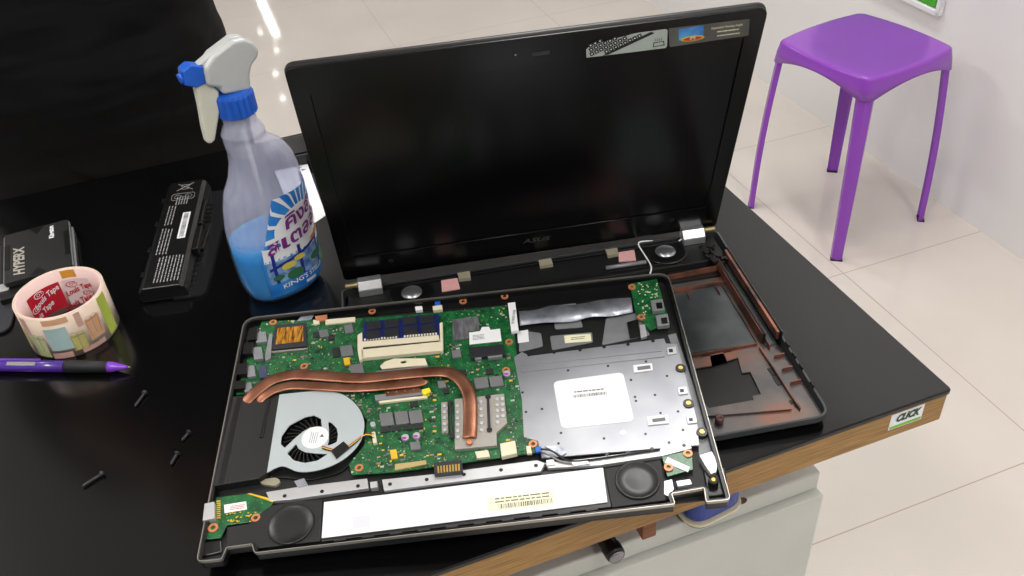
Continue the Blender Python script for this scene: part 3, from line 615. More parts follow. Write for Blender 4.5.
for x, y in ((450.8, 419), (488.5, 413)):
    a = pal(x-.6, y-17, ZP+.005); b = pal(x+.8, y+16, ZP+.005); g = G()
    g.tube(smooth([(*a, ZP+.0045), ((a[0]*2+b[0])/3, (a[1]*2+b[1])/3, ZP+.0055), ((a[0]+b[0]*2)/3, (a[1]+b[1]*2)/3, ZP+.0055), (*b, ZP+.0045)]), .0010, 8, flat=.0008); g.lathe((a[0], a[1], 0), [(.0022, ZP+.003), (.0022, ZP+.0045)], 12); g.lathe((b[0], b[1], 0), [(.0022, ZP+.003), (.0022, ZP+.0045)], 12)
    g.build('spring_clip', m_dgrey, tc)
# connectors along the front of the board
comp('gold_connector', [(394.7, 464), (426, 460), (426.5, 464), (395, 470)], .0016, M('gold_stripe', (196, 176, 120), .4, .4, var=.1))
comp('power_socket', [(500, 443.5), (515, 440.5), (517, 453), (501.5, 456.5)], .0045, m_cream)
comp('small_socket', [(475, 451.5), (488, 449.8), (490, 456.5), (477, 458)], .0025, m_cream); comp('fan_socket', [(371.5, 432), (375, 431.5), (377, 442.5), (373, 443)], .0030, m_cream)
comp('blue_plug', [(535, 447), (541, 446), (541.5, 451), (536, 452)], .0025, m_blue); comp('white_plug', [(526, 446), (530.5, 445.5), (532, 453), (527, 453.5)], .0025, m_cream)
bcn = PP('battery_connector', [(433.5, 462.5), (461.5, 459.5), (463, 471.5), (434.5, 474.5)], ZP-.001, ZP+.0048, m_dgrey, bev=.0004)
g = G()
for k in range(8): g.prism(PPo([(437.2+k*2.95, 466.2-k*.3), (438.8+k*2.95, 466.0-k*.3), (439.3+k*2.95, 472.6-k*.3), (437.7+k*2.95, 472.8-k*.3)], ZP+.0052), ZP+.0048, ZP+.0053)
g.build('contact', m_gold, bcn)
comp('chrome_screw', rc(373, 424, 5, 5), .003, m_alul, r=.002)
# top strip bits
PP('white_pad', [(415, 306.5), (422, 305.8), (422.5, 309.6), (415.5, 310.3)], -.0086, -.005, m_white); PP('blue_plug', [(434.5, 300), (440, 299.5), (440.3, 304.3), (434.8, 305)], -.010, -.003, m_blue); PP('cream_socket', [(432.5, 306), (442, 304.8), (442.3, 309), (433, 310.2)], -.010, -.004, m_cream)
# scattered solder-size components
sm = G(); r3 = random.Random(11); cols = 6; k = 0
placed = 0
while placed < 800:
    x = r3.uniform(240, 540); y = r3.uniform(305, 474)
    if not inpoly((x, y), mbp): continue
    if any(inpoly((x, y), b) for b in BUSY): continue
    if x < 370 and y > 392 and not (x > 352 and y > 450): 
        if (x-314)**2/56**2+(y-436)**2/48**2 < 1 or x < 300: continue
    c = pal(x, y, ZP); mi = r3.choices(range(6), (4, 2, 3, 1.2, 3, 1.2))[0]; s_ = r3.choice((.0006, .0008, .0011, .0016)); ar = r3.choice((.5, .6, 1, 1.8, 2))
    sm.box((c[0], c[1], ZP+.0003), (s_*ar, s_, .0007), 0, mi); placed += 1
tag(sm.build('surface_components', [M('pale_component', (190, 190, 180)), m_dgrey, m_grey, m_yelc, M('tan_component', (150, 130, 104)), m_pcb], mb), kind='stuff')
# heat pipes
def ph(x, y, z): c = pal(x, y, z); return Vector((c[0], c[1], z))
zp = ZP+.0058
h1 = smooth([ph(243, 405, zp-.0040), ph(252, 395, zp-.001), ph(263, 385.5, zp), ph(277, 378, zp), ph(298, 374.5, zp), ph(330, 376.5, zp), ph(362, 378, zp), ph(400, 374.5, zp), ph(440, 371.5, zp), ph(456, 376, zp), ph(466, 387, zp), ph(470, 400, zp), ph(470.5, 420, zp-.0004), ph(469.5, 438, zp-.001)], 8)
hp = G().tube(h1, .0056, 18, flat=.0013).build('heat_pipe', m_cop, tc); 
h2 = smooth([ph(256, 404, zp-.0040), ph(264, 396, zp-.001), ph(275, 389.5, zp), ph(292, 385.5, zp), ph(320, 386.5, zp), ph(350, 388, zp), ph(380, 386.5, zp), ph(418, 382.5, zp), ph(424, 380, zp)], 8)
G().tube(h2, .0045, 18, flat=.0012).build('heat_pipe', m_cop, tc)
G().lathe(ph(469.4, 442, ZP+.0048), [(.0028, 0), (.0026, .0008), (.0012, .0012)], 16).build('pipe_tip', m_copr, hp)
# ---------------- fan
ZF = -.0005
fo = [(279.5, 394.5), (300, 392.3), (322, 390.6), (340, 393.5), (353, 401.5), (361.5, 413), (364.3, 426), (360.5, 441), (350, 454), (335, 464), (316, 470.5), (298, 471.5), (282, 466), (267, 472.5)]
fo = [(p.x, p.y) for p in smooth([(*p, 0) for p in fo], 4)]
hA = [(280.6, 444), (281.6, 436), (289.4, 425.3), (305, 417), (314, 415.3), (321, 418.7), (322, 427), (311, 427), (303, 431.5), (294, 439), (284.7, 448)]
hB = [(296, 443.8), (298.5, 448.5), (305, 452), (316, 453.4), (328, 453.8), (317.5, 460.6), (305, 463), (294, 460.6), (287, 453.4)]
hC = [(328.2, 421.4), (332, 423), (336.6, 428), (338, 434.4), (337, 441.7), (332, 444.3), (327, 445.8), (328.8, 440.6), (328.9, 431)]
fan = PP('cooling_fan', [(264, 476), (310, 480), (340, 473), (360, 456), (367, 438), (365, 416), (340, 396), (300, 396), (282, 398)][::-1], ZP-.004, ZP-.002, m_blk, r=.004)
sheet('fan_cover', PPo(fo, ZF), [rnd(PPo(h, ZF), .001, 2) for h in (hA, hB, hC)], ZF-.0008, ZF, m_fan, fan)
sheet('fan_wall', PPo(fo, ZF-.0008), [inset(PPo(fo, ZF-.0008), .002)], -.0088, ZF-.0008, m_blk, fan)
fc = Vector((*pal(311, 439, ZF), 0))
bl_ = G(); bl_.lathe(fc, [(.0105, -.0084), (.0105, -.0012), (.0095, ZF-.0006)], 28)
for k in range(31):
    a = 2*PI*k/31; rr = [Vector((.0105, 0)), Vector((.0155, .0022)), Vector((.0215, .0062))]
    pts = [Matrix.Rotation(a, 2)@p_ for p_ in rr]; top = [fc+Vector((p_.x, p_.y, -.0016)) for p_ in pts]; bot = [fc+Vector((p_.x, p_.y, -.0084)) for p_ in pts]; 
    n_ = Vector((-math.sin(a), math.cos(a), 0))*.0004
    bl_.loft([[t_-n_, t_+n_, b_+n_, b_-n_] for t_, b_ in zip(top, bot)], smooth=False)
bl_.build('fan_rotor', m_blkm, fan)
lc = pal(315, 437.5, ZF); g = G().prism(ell(lc, .0108, .0108, 36), ZF, ZF+.0002); lb = g.build('fan_label', m_white, fan)
g = G(); 
tp = lambda x, y: flat((lc[0]+.0055, lc[1]+.001), -.1)(x, y)
g.prism([tp(-.0018, -.0014)[:2], tp(.0018, -.0014)[:2], tp(0, .0018)[:2]], ZF+.0002, ZF+.0003)
lines(g, (lc[0]-.001, lc[1]), 1.45, .011, 4, .0017, .0004, ZF+.0003); g.build('print', m_inkm, lb)
# fan wires and tape
for k, (m_, dz) in enumerate(((M('red_wire', (180, 40, 30)), 0), (M('yellow_wire', (220, 190, 60)), .0006), (m_blk, .0012))):
    G().tube(smooth([ph(322, 446+k*1.2, ZF+.001), ph(332, 449+k, ZF+.001), ph(342, 450+k, ZF+.0012), ph(354, 442+k, ZF+.001), ph(365, 434+k, ZP+.003), ph(374, 434+k*2, ZP+.003)]), .0005, 6).build('wire', m_, fan)
PP('wire_tape', [(331, 450.5), (343.5, 441), (349.5, 447), (336, 458)], ZF+.0002, ZF+.0020, m_blk, fan)
# radiator duct
PP('fan_duct', [(233, 396), (280.5, 394), (267, 472.5), (258, 478.5), (213, 486)], -.0088, -.0006, m_blkm, fan, .0008)
PP('duct_rib', [(268.5, 398), (271, 398), (262.5, 437), (259, 437)], -.0006, .0004, m_blk, fan)
PP('duct_tape', [(237, 397), (243, 396.7), (225, 484), (217, 485.3)], -.0006, -.0002, m_blk, fan)
# ---------------- ribbon, plates, stickers in the upper right bay
for q_, m_ in (([(519, 330), (541, 333), (543, 346), (519, 352)], m_greyp), ([(550, 336), (592, 332), (593, 342), (552, 350)], m_greyp), ([(606, 318), (640, 312), (650, 335), (602, 345)], m_greyp), ([(551, 299), (574, 297.5), (583, 327), (555, 329)], m_greyp)):
    PP('bay_plate', q_, -.0087, -.0078, m_, r=.002)
rb = [(519, 311), (535, 310), (552, 305.5), (575, 304.5), (604, 299.5), (631, 297.5)]; rb2 = [(633, 312), (612, 316), (590, 317), (572, 321.5), (545, 322.5), (520, 325.5)]
def zr(i): return -.004+.0009*math.sin(i*2.1)
g = G(); T_ = [ph(x, y, zr(i)) for i, (x, y) in enumerate(rb)]; B_ = [ph(x, y, zr(5-i)) for i, (x, y) in enumerate(rb2)][::-1]
T_ = smooth(T_, 5); B_ = smooth(B_, 5); g.loft([[a_, b_, b_-Vector((0, 0, .0003)), a_-Vector((0, 0, .0003))] for a_, b_ in zip(T_, B_)]); g.build('ribbon_cable', m_foil, tc)
PP('cable_label', [(507.7, 303), (515.2, 302), (518.6, 330.3), (511.2, 331.5)], ZP, -.0012, m_white)
g = G(); c = pal(513.5, 317, -.0011); bars(g, c, 1.4, .017, .0024, -.0011); g.build('barcode_print', m_inkm, tc)
PP('square_sticker', [(517, 331.5), (528, 329.5), (529, 341.5), (518, 343)], -.0078, -.0074, m_white)
PP('cream_sticker', [(564, 335.5), (590.5, 333.5), (591.5, 341), (565, 343)], -.0078, -.0074, m_yel); g = G(); lines(g, pal(578, 338, -.0073), -.0, .012, 2, .002, .0008, -.0073); g.build('print', m_inkm, tc)
PP('black_pad', [(627, 322), (638, 319), (640, 336), (630, 338)], -.0070, -.006, m_blk); PP('metal_clip', [(639.5, 325), (645, 324), (647, 336), (641, 338)], -.0070, -.004, m_alul)
# right daughter board
db = PP('port_board', [(630, 283.5), (657, 279), (669.5, 322), (650, 330.5), (635.5, 313)], ZP-.0012, ZP, m_pcb)
for x, y in ((658, 305), (663, 320)): c_ = PP('port_shield', rc(x, y, 12, 11), ZP, ZP+.004, m_greyp, db); PP('port_opening', rc(x+1.5, y+.5, 6, 6), ZP+.004, ZP+.0042, m_blk, c_)
g = G(); 
for k in range(46):
    x = r3.uniform(637, 658); y = r3.uniform(283, 298) if k < 30 else r3.uniform(298, 320)
    if k >= 30: x = r3.uniform(636, 650)
    c = pal(x, y, ZP); g.box((c[0], c[1], ZP+.0003), (.0012, .0007, .0006))
tag(g.build('surface_components', m_cream, db), kind='stuff')
PP('brass_dot', rc(628, 281, 3, 3), -.0086, -.005, m_gold, r=.001)
# ---------------- big metal tray
ZT = -.0042
tray = sheet('metal_tray', PPo([(514, 357), (522, 352), (530, 356), (664, 338.5), (666, 343.5), (677, 344), (697, 420), (699, 445), (668, 447.5), (542, 458), (538, 441), (524, 437), (522, 400)], ZT), [], ZT-.0014, ZT, m_alu, tc)
PP('tray_step', [(520, 366.5), (663, 352), (665, 356.5), (522, 372)], ZT, ZT+.0009, m_alu, tray, .0004)
PP('tray_step', [(528, 360), (660, 344), (662, 351), (522, 365.5)], ZT, ZT+.0006, m_alu, tray, .0003)
wl_ = PP('white_plate_label', [(553, 381.5), (623, 372), (634.5, 421), (561.5, 428.5)], ZT, ZT+.0003, m_white, tray, 0, r=.005)
g = G(); c = pal(590, 394.7, ZT+.0004); bars(g, c, -.01, .0275, .0030, ZT+.0004, 40); c = pal(589, 390.5, ZT+.0004); lines(g, c, -.01, .024, 1, .001, .0011, ZT+.0004); g.build('barcode_print', m_inkm, wl_)
hl = G()
for x, y in ((529, 355), (554, 352.5), (580, 350), (604, 347), (628, 344.5), (653, 341), (668.5, 351), (568, 370.5), (608, 366), (631, 380), (572, 386), (612, 382.6), (566, 406), (596, 403), (569, 423), (620, 418), (522.5, 392.5), (542, 409), (561, 433), (604, 438.5), (645.5, 434), (667, 376), (655, 395), (635, 397), (660.5, 413), (683, 430), (558.5, 443.5), (678, 411.5), (646, 361.5), (526, 412), (669, 442.5), (636, 401)):
    c = pal(x, y, ZT); hl.cyl(c, .0011 if y > 356 else .0016, ZT-.0002, ZT+.0002, 10)
hl.build('screw_holes', m_blk, tray)
for q_ in ([(633, 365), (652, 363), (653, 370), (634, 372.5)], [(647, 416.5), (668, 414.5), (669, 423), (648, 425)]):
    cl = PP('white_clip', q_, ZT, ZT+.0012, m_white, tray); cx = sum(p_[0] for p_ in q_)/4; cy = sum(p_[1] for p_ in q_)/4; PP('clip_slot', rc(cx+1, cy, 13, 3.5), ZT+.0012, ZT+.0014, m_grey, cl)
PP('round_sticker', ell((623, 432.5), 3.4, 2.6, 14), ZT, ZT+.0003, m_white, tray)
for x, y in ((680.6, 367.7), (688.5, 403), (702, 431.7)):
    g = G(); c = pal(x, y, -.003); g.lathe((c[0], c[1], 0), [(.0042, -.0088), (.0042, -.003)], 20, 0); g.lathe((c[0], c[1], 0), [(.0020, -.003), (.0018, -.0025)], 14, 1); g.build('standoff', [m_blk, m_gold], tc)
for x, y in ((671, 350.5), (682, 390.5), (691, 419.5)):
    b_ = PP('side_clip', rc(x+1, y, 9, 7), ZT, ZT+.0012, m_alul, tray); PP('clip_hole', rc(x, y, 4, 3.4), ZT+.0012, ZT+.0013, m_blk, b_)
# ---------------- strip under the boards
ZS = -.0036
def strip(name, pts): return PP(name, pts, ZS-.004, ZS, m_alul, bev=.0003)
s_a = strip('metal_strip', [(266, 492), (300, 486.5), (367, 478.3), (368.5, 488), (290, 499.5), (270, 501)])
s_b = strip('metal_strip', [(382, 479.5), (434, 474), (537, 460), (545, 463), (541, 471), (384, 490.5)])
s_c = strip('metal_strip', [(545, 462.5), (590, 458), (657, 449), (690, 443), (692, 448), (664, 455.5), (600, 465), (548, 468)])
g = G()
for x, y in ((284.7, 496), (322, 491.5), (358, 486), (390, 484.2), (426.7, 479.6), (464, 474.5), (501, 470), (536, 465.5), (607, 454.5), (628, 452.5), (652, 449), (684, 445.5)):
    c = pal(x, y, ZS); g.cyl(c, .0015, ZS-.0003, ZS+.0003, 12)
g.build('screw', m_blk, tc)
PP('strip_bracket', [(370, 482), (377, 481), (377.5, 487), (370.5, 488)], ZS-.004, ZS+.001, m_alul); PP('strip_bracket', [(546, 460), (554, 459), (555, 464.5), (547, 465.5)], ZS-.004, ZS+.001, m_alul)
PP('strip_bracket', [(570, 461), (586, 458.6), (590, 463.5), (574, 466)], ZS-.003, ZS+.0012, m_alul)
G().tube(smooth([ph(541, 449, ZP+.003), ph(552, 451, ZP+.003), ph(562, 458, ZP+.002), ph(572, 461, ZP+.002), ph(592, 459.5, ZS+.001), ph(660, 449.5, ZS+.001)]), .0008, 6).build('wire', m_blk, tc)
G().tube(smooth([ph(541, 451, ZP+.003), ph(549, 455, ZP+.003), ph(560, 461, ZP+.002), ph(572, 463, ZP+.002)]), .0008, 6).build('wire', m_inkl, tc)
PP('foil_flap', [(544, 446), (560, 445.5), (567, 452), (562, 456), (552, 450)], ZS, ZS+.0006, m_foil); PP('foil_flap', [(294, 481), (304, 478), (308, 485), (298, 487.5)], ZS, ZS+.0008, m_foil)
PP('cable_loop', [(258, 480), (276, 477), (281, 481), (276, 486), (262, 484)], -.010, -.006, m_beige, r=.003)
# white touchpad-side panel and frame
PP('front_frame', [(300, 501), (604, 463.5), (612, 507), (308, 543)], -.0088, -.0062, m_blk, bev=.0005)
pnl = PP('white_panel', [(324, 502), (603, 467.5), (607.5, 502), (321.5, 538)], -.0062, -.0052, m_panel, bev=.0003)
PP('panel_label', [(487, 498), (553, 490.5), (554.5, 504.5), (487.5, 511.5)], -.0052, -.0050, m_yel, pnl, 0)
g = G(); c = pal(525.5, 503.5, -.0049); bars(g, c, .005, .0395, .0040, -.0049, 46); c = pal(522, 497.5, -.0049); lines(g, c, .005, .040, 2, .0028, .0010, -.0049, seed=4); g.build('barcode_print', m_inkm, pnl)
PP('faint_sticker', [(352, 517), (370, 515), (370.5, 527), (352.5, 529)], -.0052, -.0051, M('pale_grey_sticker', (214, 214, 222), .5, var=.02), pnl, 0)
g = G()
for k in range(10): 
    x = 340+k*28; y = 539.5-k*3.35; g.prism(PPo(rc(x, y, 12, 2.2), -.0058), -.0062, -.0056)
g.build('frame_catches', m_dgrey, tc)
# small speakers
for cx, cy, R, q_, nm in ((291, 524, .0170, [(262, 512), (272, 505), (300, 500.5), (322, 499.5), (320, 541), (256, 548.5), (253, 545), (226, 547), (227, 527), (250, 523)], 'speaker_box'), (637.5, 480, .0165, [(604, 468), (661, 459.5), (666.5, 500), (612, 507.5)], 'speaker_box')):
    sb = PP(nm, q_, -.0088, -.0038, m_blkm, bev=.0006); c = pal(cx, cy, -.0030)
    G().lathe((c[0], c[1], 0), [(R, -.0038), (R, -.0026), (R-.0009, -.0022), (R-.0018, -.0030), (R*.5, -.0026), (.0003, -.0024)], 40, cap=False).build('speaker_cone', M('speaker_cone_black', (30, 30, 31), .35, var=.1), sb)
# left daughter board
dl = PP('audio_board', [(216, 497.5), (247, 493.5), (275, 500.5), (263, 516), (258, 521), (227, 525), (220.6, 538), (203, 539.5), (205, 520), (212, 519)], ZP-.0012, ZP, m_pcb)
PP('board_label', [(224, 504.8), (246, 501.3), (247, 509.3), (224.5, 513)], ZP, ZP+.0004, m_white, dl, 0); g = G(); lines(g, pal(237.5, 507, ZP+.0005), .02, .011, 3, .0014, .0006, ZP+.0005); g.build('print', M('red_ink', (190, 70, 80)), dl)
PP('usb_port', [(204.5, 503.5), (214, 501.5), (214.3, 518), (202.5, 520.5)], ZP, ZP+.0050, m_alul, dl)
g = G()
for k in range(9): g.prism(PPo(rc(218.5+.0*k, 501+k*2.1, 4, 1), ZP+.0004), ZP, ZP+.0004)
for k in range(24): c = pal(r3.uniform(222, 256), r3.uniform(512, 522), ZP); g.box((c[0], c[1], ZP+.0002), (.0012, .0008, .0006))
tag(g.build('surface_components', m_yelc, dl), kind='stuff')
PP('yellow_strip', [(247, 493.5), (250, 493), (275, 499.5), (273, 502)], ZP, ZP+.0008, m_yelc, dl)
# right small board and corner metal
dr = PP('power_board', [(661.5, 455.5), (692, 450.8), (693, 469.5), (667.5, 476.5)], ZP-.0012, ZP, m_pcb)
PP('board_label', [(667.5, 457), (690, 467), (688, 472), (665, 462.5)], ZP, ZP+.0006, m_white, dr, 0)
PP('corner_bracket', [(699, 455), (712, 451), (718, 463), (716.5, 472), (711, 474), (706, 467)], -.010, -.002, m_alul, bev=.0005); PP('corner_chrome', [(664, 481), (672, 479), (674, 489), (668, 496), (664, 494)], -.008, -.003, m_foil); PP('corner_chrome', [(676, 481), (690, 479), (692, 484), (678, 486.5)], -.008, -.004, m_alul)
c = pal(713.5, 479.5, -.001); g = G().lathe((c[0], c[1], 0), [(.0040, -.0088), (.0036, -.001), (.0018, -.001), (.0018, -.004)], 20); g.lathe((c[0], c[1], 0), [(.0020, -.003), (.0019, -.0006), (.0009, -.0006)], 14, 1); g.build('standoff', [m_blk, m_gold], tc)
PP('side_ledge', [(668, 335), (676, 333), (716, 452), (699, 455), (697, 420)], -.0088, -.0075, m_greyp)
PP('corner_block', [(703, 470), (725, 467), (729, 494), (708, 496.5)], -.0088, -.0065, m_blk, bev=.001); PP('corner_block', [(202, 541), (221, 539), (222, 552), (200, 557)], -.0088, -.0065, m_blk, bev=.001)
PP('upper_plate', [(300, 311), (505, 291), (628, 278), (632, 296), (520, 309), (506, 303), (356, 316)], -.0088, -.0070, m_blk)

# ================================================================== spray bottle
BC = Vector((-.2515, .0555, 0)); PHI = math.radians(28)
bt = thing('spray_bottle', 'blue and clear trigger spray bottle half full of blue liquid', 'spray bottle', BC, (0, 0, PHI))     # local -x = nozzle, -y = label side
prof = [(0, .030, .022, 0), (.0015, .0345, .026, 0), (.006, .0385, .0295, 0), (.02, .0415, .032, 0), (.05, .0425, .0325, 0), (.08, .0415, .0325, .001), (.10, .040, .0315, .003), (.115, .0375, .030, .005), (.13, .033, .0275, .009), (.145, .029, .0255, .010), (.157, .0255, .0235, .0075), (.165, .0215, .0215, .002), (.171, .0195, .0195, 0), (.176, .0200, .0200, 0), (.1815, .0175, .0175, 0), (.186, .0150, .0150, 0), (.196, .0148, .0148, 0)]
def bprof(z):
    for a, b in zip(prof, prof[1:]):
        if a[0] <= z <= b[0]: t_ = (z-a[0])/(b[0]-a[0]); return [a[k]+(b[k]-a[k])*t_ for k in (1, 2, 3)]
    return prof[-1][1:]
def bpt(z, th, d=0):
    rx, ry, ox = bprof(z); e = .82 if z < .16 else 1
    c_, s_ = math.cos(th), math.sin(th); x = (rx+d)*math.copysign(abs(c_)**e, c_); y = (ry+d)*math.copysign(abs(s_)**e, s_); return (ox+x, y, z)
zs = [p_[0] for p_ in prof]; zz = []
for a, b in zip(zs, zs[1:]): zz += [a+(b-a)*k/3 for k in range(3)]
zz.append(zs[-1])
G().loft([[bpt(z, 2*PI*k/48) for k in range(48)] for z in zz], cap=True).build('bottle', m_clear, bt)
LV = .066
zl = [.0022, .006, .012, .02, .035, .05, LV]
G().loft([[bpt(z, 2*PI*k/48, -.0016) for k in range(48)] for z in zl]).build('liquid', m_liq, bt)
G().tube([(0, 0, .006), (.002, 0, .1), (0, 0, .20)], .0022).build('dip_tube', m_milk, bt)
# label on the curved front
def lab(u, v, d=.0006):      # u 0..1 across the front (left->right), v 0..1 upwards
    th = -PI/2+(u-.5)*2.2+.50; z = .010+v*.106; return bpt(z, th, d)
def labmesh(pts_uv, d, name, m, par):
    g_ = G(); 
    nU, nV = 24, 16
    return g_
def labpatch(g_, f, d, mi, nU=26, nV=18):
    rows = [[lab(*f(i/nU, j/nV), d) for i in range(nU+1)] for j in range(nV+1)]; g_.loft(rows, mi, cap=False, closed=False)
def leftedge(v): return .02+.20*max(0, (v-.45)/.55)**.8 if v > .45 else .02
def topv(u): return 1.0
g = G(); labpatch(g, lambda u, v: (leftedge(v)+(1-leftedge(v))*u, v), .0005, 0); lbo = g.build('label', M('label_blue', (24, 112, 206), .35, rgb2=(60, 150, 220), scale=40), bt)
g = G()       # white burst rays from the middle
for k in range(20):
    a = 2*PI*k/20+.1; w_ = .028; c = (.50, .66); r0, r1 = .0, .52
    pts = [(c[0]+math.cos(a-w_)*r0, c[1]+math.sin(a-w_)*r0), (c[0]+math.cos(a-w_*1.6)*r1*.8, c[1]+math.sin(a-w_*1.6)*r1), (c[0]+math.cos(a+w_*1.6)*r1*.8, c[1]+math.sin(a+w_*1.6)*r1)]
    n_ = 6
    for j in range(n_):
        A0, A1 = j/n_, (j+1)/n_
        P = [tuple(pts[0][i]*(1-t_)+pts[q][i]*t_ for i in (0, 1)) for t_, q in ((A0, 1), (A0, 2), (A1, 2), (A1, 1))]
        P = [(min(max(u, leftedge(max(min(v, 1), 0))), 1), min(max(v, .42), 1)) for u, v in P]
        g.add([lab(*p_, .0008) for p_ in P], [(0, 1, 2, 3)])
labpatch(g, lambda u, v: (.50+(.30*(v))*math.cos(2*PI*u), .66+(.21*v)*math.sin(2*PI*u)), .0009, 0, 28, 4)
labpatch(g, lambda u, v: (.04+.95*u, .40+.05*v+.10*(1-u)*v), .0009, 0, 20, 3)
g.build('burst_print', m_white, lbo)
g = G(); labpatch(g, lambda u, v: (.05+.94*u, .16+.26*v), .0009, 0, 20, 4); g.build('room_print', M('room_print', (150, 185, 215), .4, rgb2=(60, 100, 170), scale=120), lbo)
g = G()
for u in (.12, .35, .62, .83): labpatch(g, lambda a, b, u=u: (u+.035*a, .16+.32*b), .0012, 0, 2, 6)
labpatch(g, lambda a, b: (.08+.6*a, .30+.03*b+.14*a), .0012, 0, 14, 2); g.build('column_print', M('navy_print', (40, 50, 140), .4), lbo)
g = G()
for u, v, w_, h_, mi in ((.26, .31, .06, .06, 0), (.36, .35, .06, .05, 0), (.30, .20, .07, .09, 1), (.60, .27, .12, .07, 1), (.78, .32, .1, .08, 1), (.15, .22, .06, .05, 1)):
    labpatch(g, lambda a, b: (u+w_*b*math.cos(2*PI*a), v+h_*b*math.sin(2*PI*a)*.6), .0014, mi, 12, 2)
g.build('flower_print', [M('yellow_flower', (220, 205, 90)), M('leaf_green', (50, 110, 70))], lbo)
g = G(); LWU = 12.5
def lt(cu, cv, slant, d):
    return lambda x, y: lab(cu+x*LWU, cv+(y+slant*x)*10.2, d)
addtext(g, 'คิงส์', .018, lt(.47, .77, .25, .0014), 0, bold=.0012); addtext(g, 'สเตลล่า', .0185, lt(.45, .60, .25, .0014), 0, bold=.0012); g.build('lettering', m_white, lbo)
g = G(); addtext(g, 'คิงส์', .018, lt(.47, .77, .25, .0018), 0, bold=.0004); addtext(g, 'สเตลล่า', .0185, lt(.45, .60, .25, .0018), 0, bold=.0004); g.build('lettering', M('violet_lettering', (128, 40, 130), .4), lbo)
g = G(); labpatch(g, lambda a, b: (.55+.40*a, .44+.035*b+.10*a), .0016, 0, 12, 2); g.build('orange_band', M('orange_band', (226, 140, 50), .4), lbo)
g = G(); addtext(g, "KING'S STELLA", .0068, lt(.42, .12, .10, .0012), 0, bold=.0001, sx=.9); labpatch(g, lambda a, b: (.38+.14*a, .03+.035*b), .0012, 0, 4, 1); g.build('lettering', m_white, lbo)
g = G(); labpatch(g, lambda a, b: (.70+.22*a, .13+.06*b+.05*a), .0013, 0, 6, 1); g.build('green_patch', M('label_green', (110, 180, 50), .4), lbo)
# collar
g = G(); n_ = 72
def cring(r, z, rib=True): return [Vector(((r+(.0007 if rib and k % 3 == 0 else 0))*math.cos(2*PI*k/n_), (r+(.0007 if rib and k % 3 == 0 else 0))*math.sin(2*PI*k/n_), z)) for k in range(n_)]
g.loft([cring(.0165, .1945, 0), cring(.0176, .1955), cring(.0174, .213), cring(.0164, .216, 0), cring(.012, .217, 0)], smooth=False); g.build('collar', m_cap, bt)
# trigger head: side profile in the local x-z plane
R3 = Matrix.Rotation(PHI, 3, 'Z'); nB = R3@Vector((0, 1, 0))
def sp2(x, y, off=0):
    P = bplane(x, y, nB, nB.dot(BC)+off); q_ = R3.transposed()@(P-BC); return (q_.x, q_.z)
def slab(name, pts, w, m, bev, seg=3, shr=.0006):
    q_ = [sp2(*p_) for p_ in pts]; q_ = inset(q_, shr); g_ = G(); n1 = len(q_)
    g_.loft([[(x, -w/2, z) for x, z in q_], [(x, w/2, z) for x, z in q_]], smooth=False); return g_.build(name, m, bt, bev, seg)
hd = slab('trigger_head', [(199, 66), (209, 52), (229, 37), (240, 35), (250, 39), (256, 47), (254.5, 55), (249, 62), (247, 72), (248, 88), (219, 93), (216, 86), (203, 84)], .019, m_milk, .0035, 4)
slab('head_ridge', [(194, 64.5), (228, 35.5), (236, 34), (240, 37), (206, 66)], .010, m_milk, .0015)
slab('trigger', [(199, 80), (210, 82), (218, 90), (218.5, 112), (214, 139), (209.5, 143.5), (204.5, 142), (201, 128), (197, 105), (193, 88)], .009, M('cream_trigger', (216, 214, 196), .35, var=.04), .003, 4)
nzp = [(179.5, 69), (187, 62.5), (201, 63.5), (203.5, 82), (193, 86), (181.5, 84)]
nz_ = slab('nozzle', nzp, .014, m_cap, .0012)
pa = Vector((sp2(181, 78)[0], -.001, sp2(181, 78)[1])); G().lathe(pa, [(.0048, -.001), (.0046, .0022), (.0018, .0024), (.0016, .001)], 20, ax=Vector((-1, 0, -.15))).build('nozzle_tip', m_cap, nz_)

# ================================================================== tape roll
TC_ = Vector((*bz(76, 330.5)[:2], 0)); TH = .048; TR = .0412
tp_ = thing('tape_roll', 'wide roll of pastel printed packing tape ', 'tape roll', TC_); tp_['label'] = 'round roll of pastel gift-print tape with red and pink inner core'
def cylp(R, a, z): return (R*math.cos(a), R*math.sin(a), z)
G().lathe((0, 0, 0), [(TR, 0), (TR, TH), (TR-.0014, TH), (TR-.0014, 0), (TR, 0)], 72, cap=False).build('tape', M('tape_pastel', (226, 208, 186), .4, rgb2=(216, 190, 172), scale=40), tp_)
core = G().lathe((0, 0, 0), [(TR-.0015, .0002), (TR-.0015, TH-.0004), (TR-.0032, TH-.0004), (TR-.0032, .0002), (TR-.0015, .0002)], 72, cap=False).build('core', M('core_pink', (226, 196, 190), .6, var=.05), tp_)
def cpatch(g, R, a0, a1, z0, z1, mi=0, n=14): g.loft([[cylp(R, a0+(a1-a0)*i/n, z) for i in range(n+1)] for z in (z0, z1)], mi, cap=False, closed=False)
Ri = TR-.0034; D = math.radians
g = G(); cpatch(g, Ri, D(108), D(163), .006, .036, 0); g.build('red_print', M('tape_red', (196, 30, 52), .5, var=.05), core)
g = G(); cpatch(g, Ri, D(80), D(101), .038, TH-.001, 0); g.build('ochre_print', M('ochre_print', (224, 160, 60), .5), core)
g = G(); cpatch(g, Ri, D(12), D(26), .006, .040, 0); g.build('red_print', M('tape_red', (0, 0, 0)), core); g = G(); cpatch(g, Ri, D(64), D(104), .005, .036, 0); g.build('pink_print', M('pale_core', (232, 214, 214), .5), core)
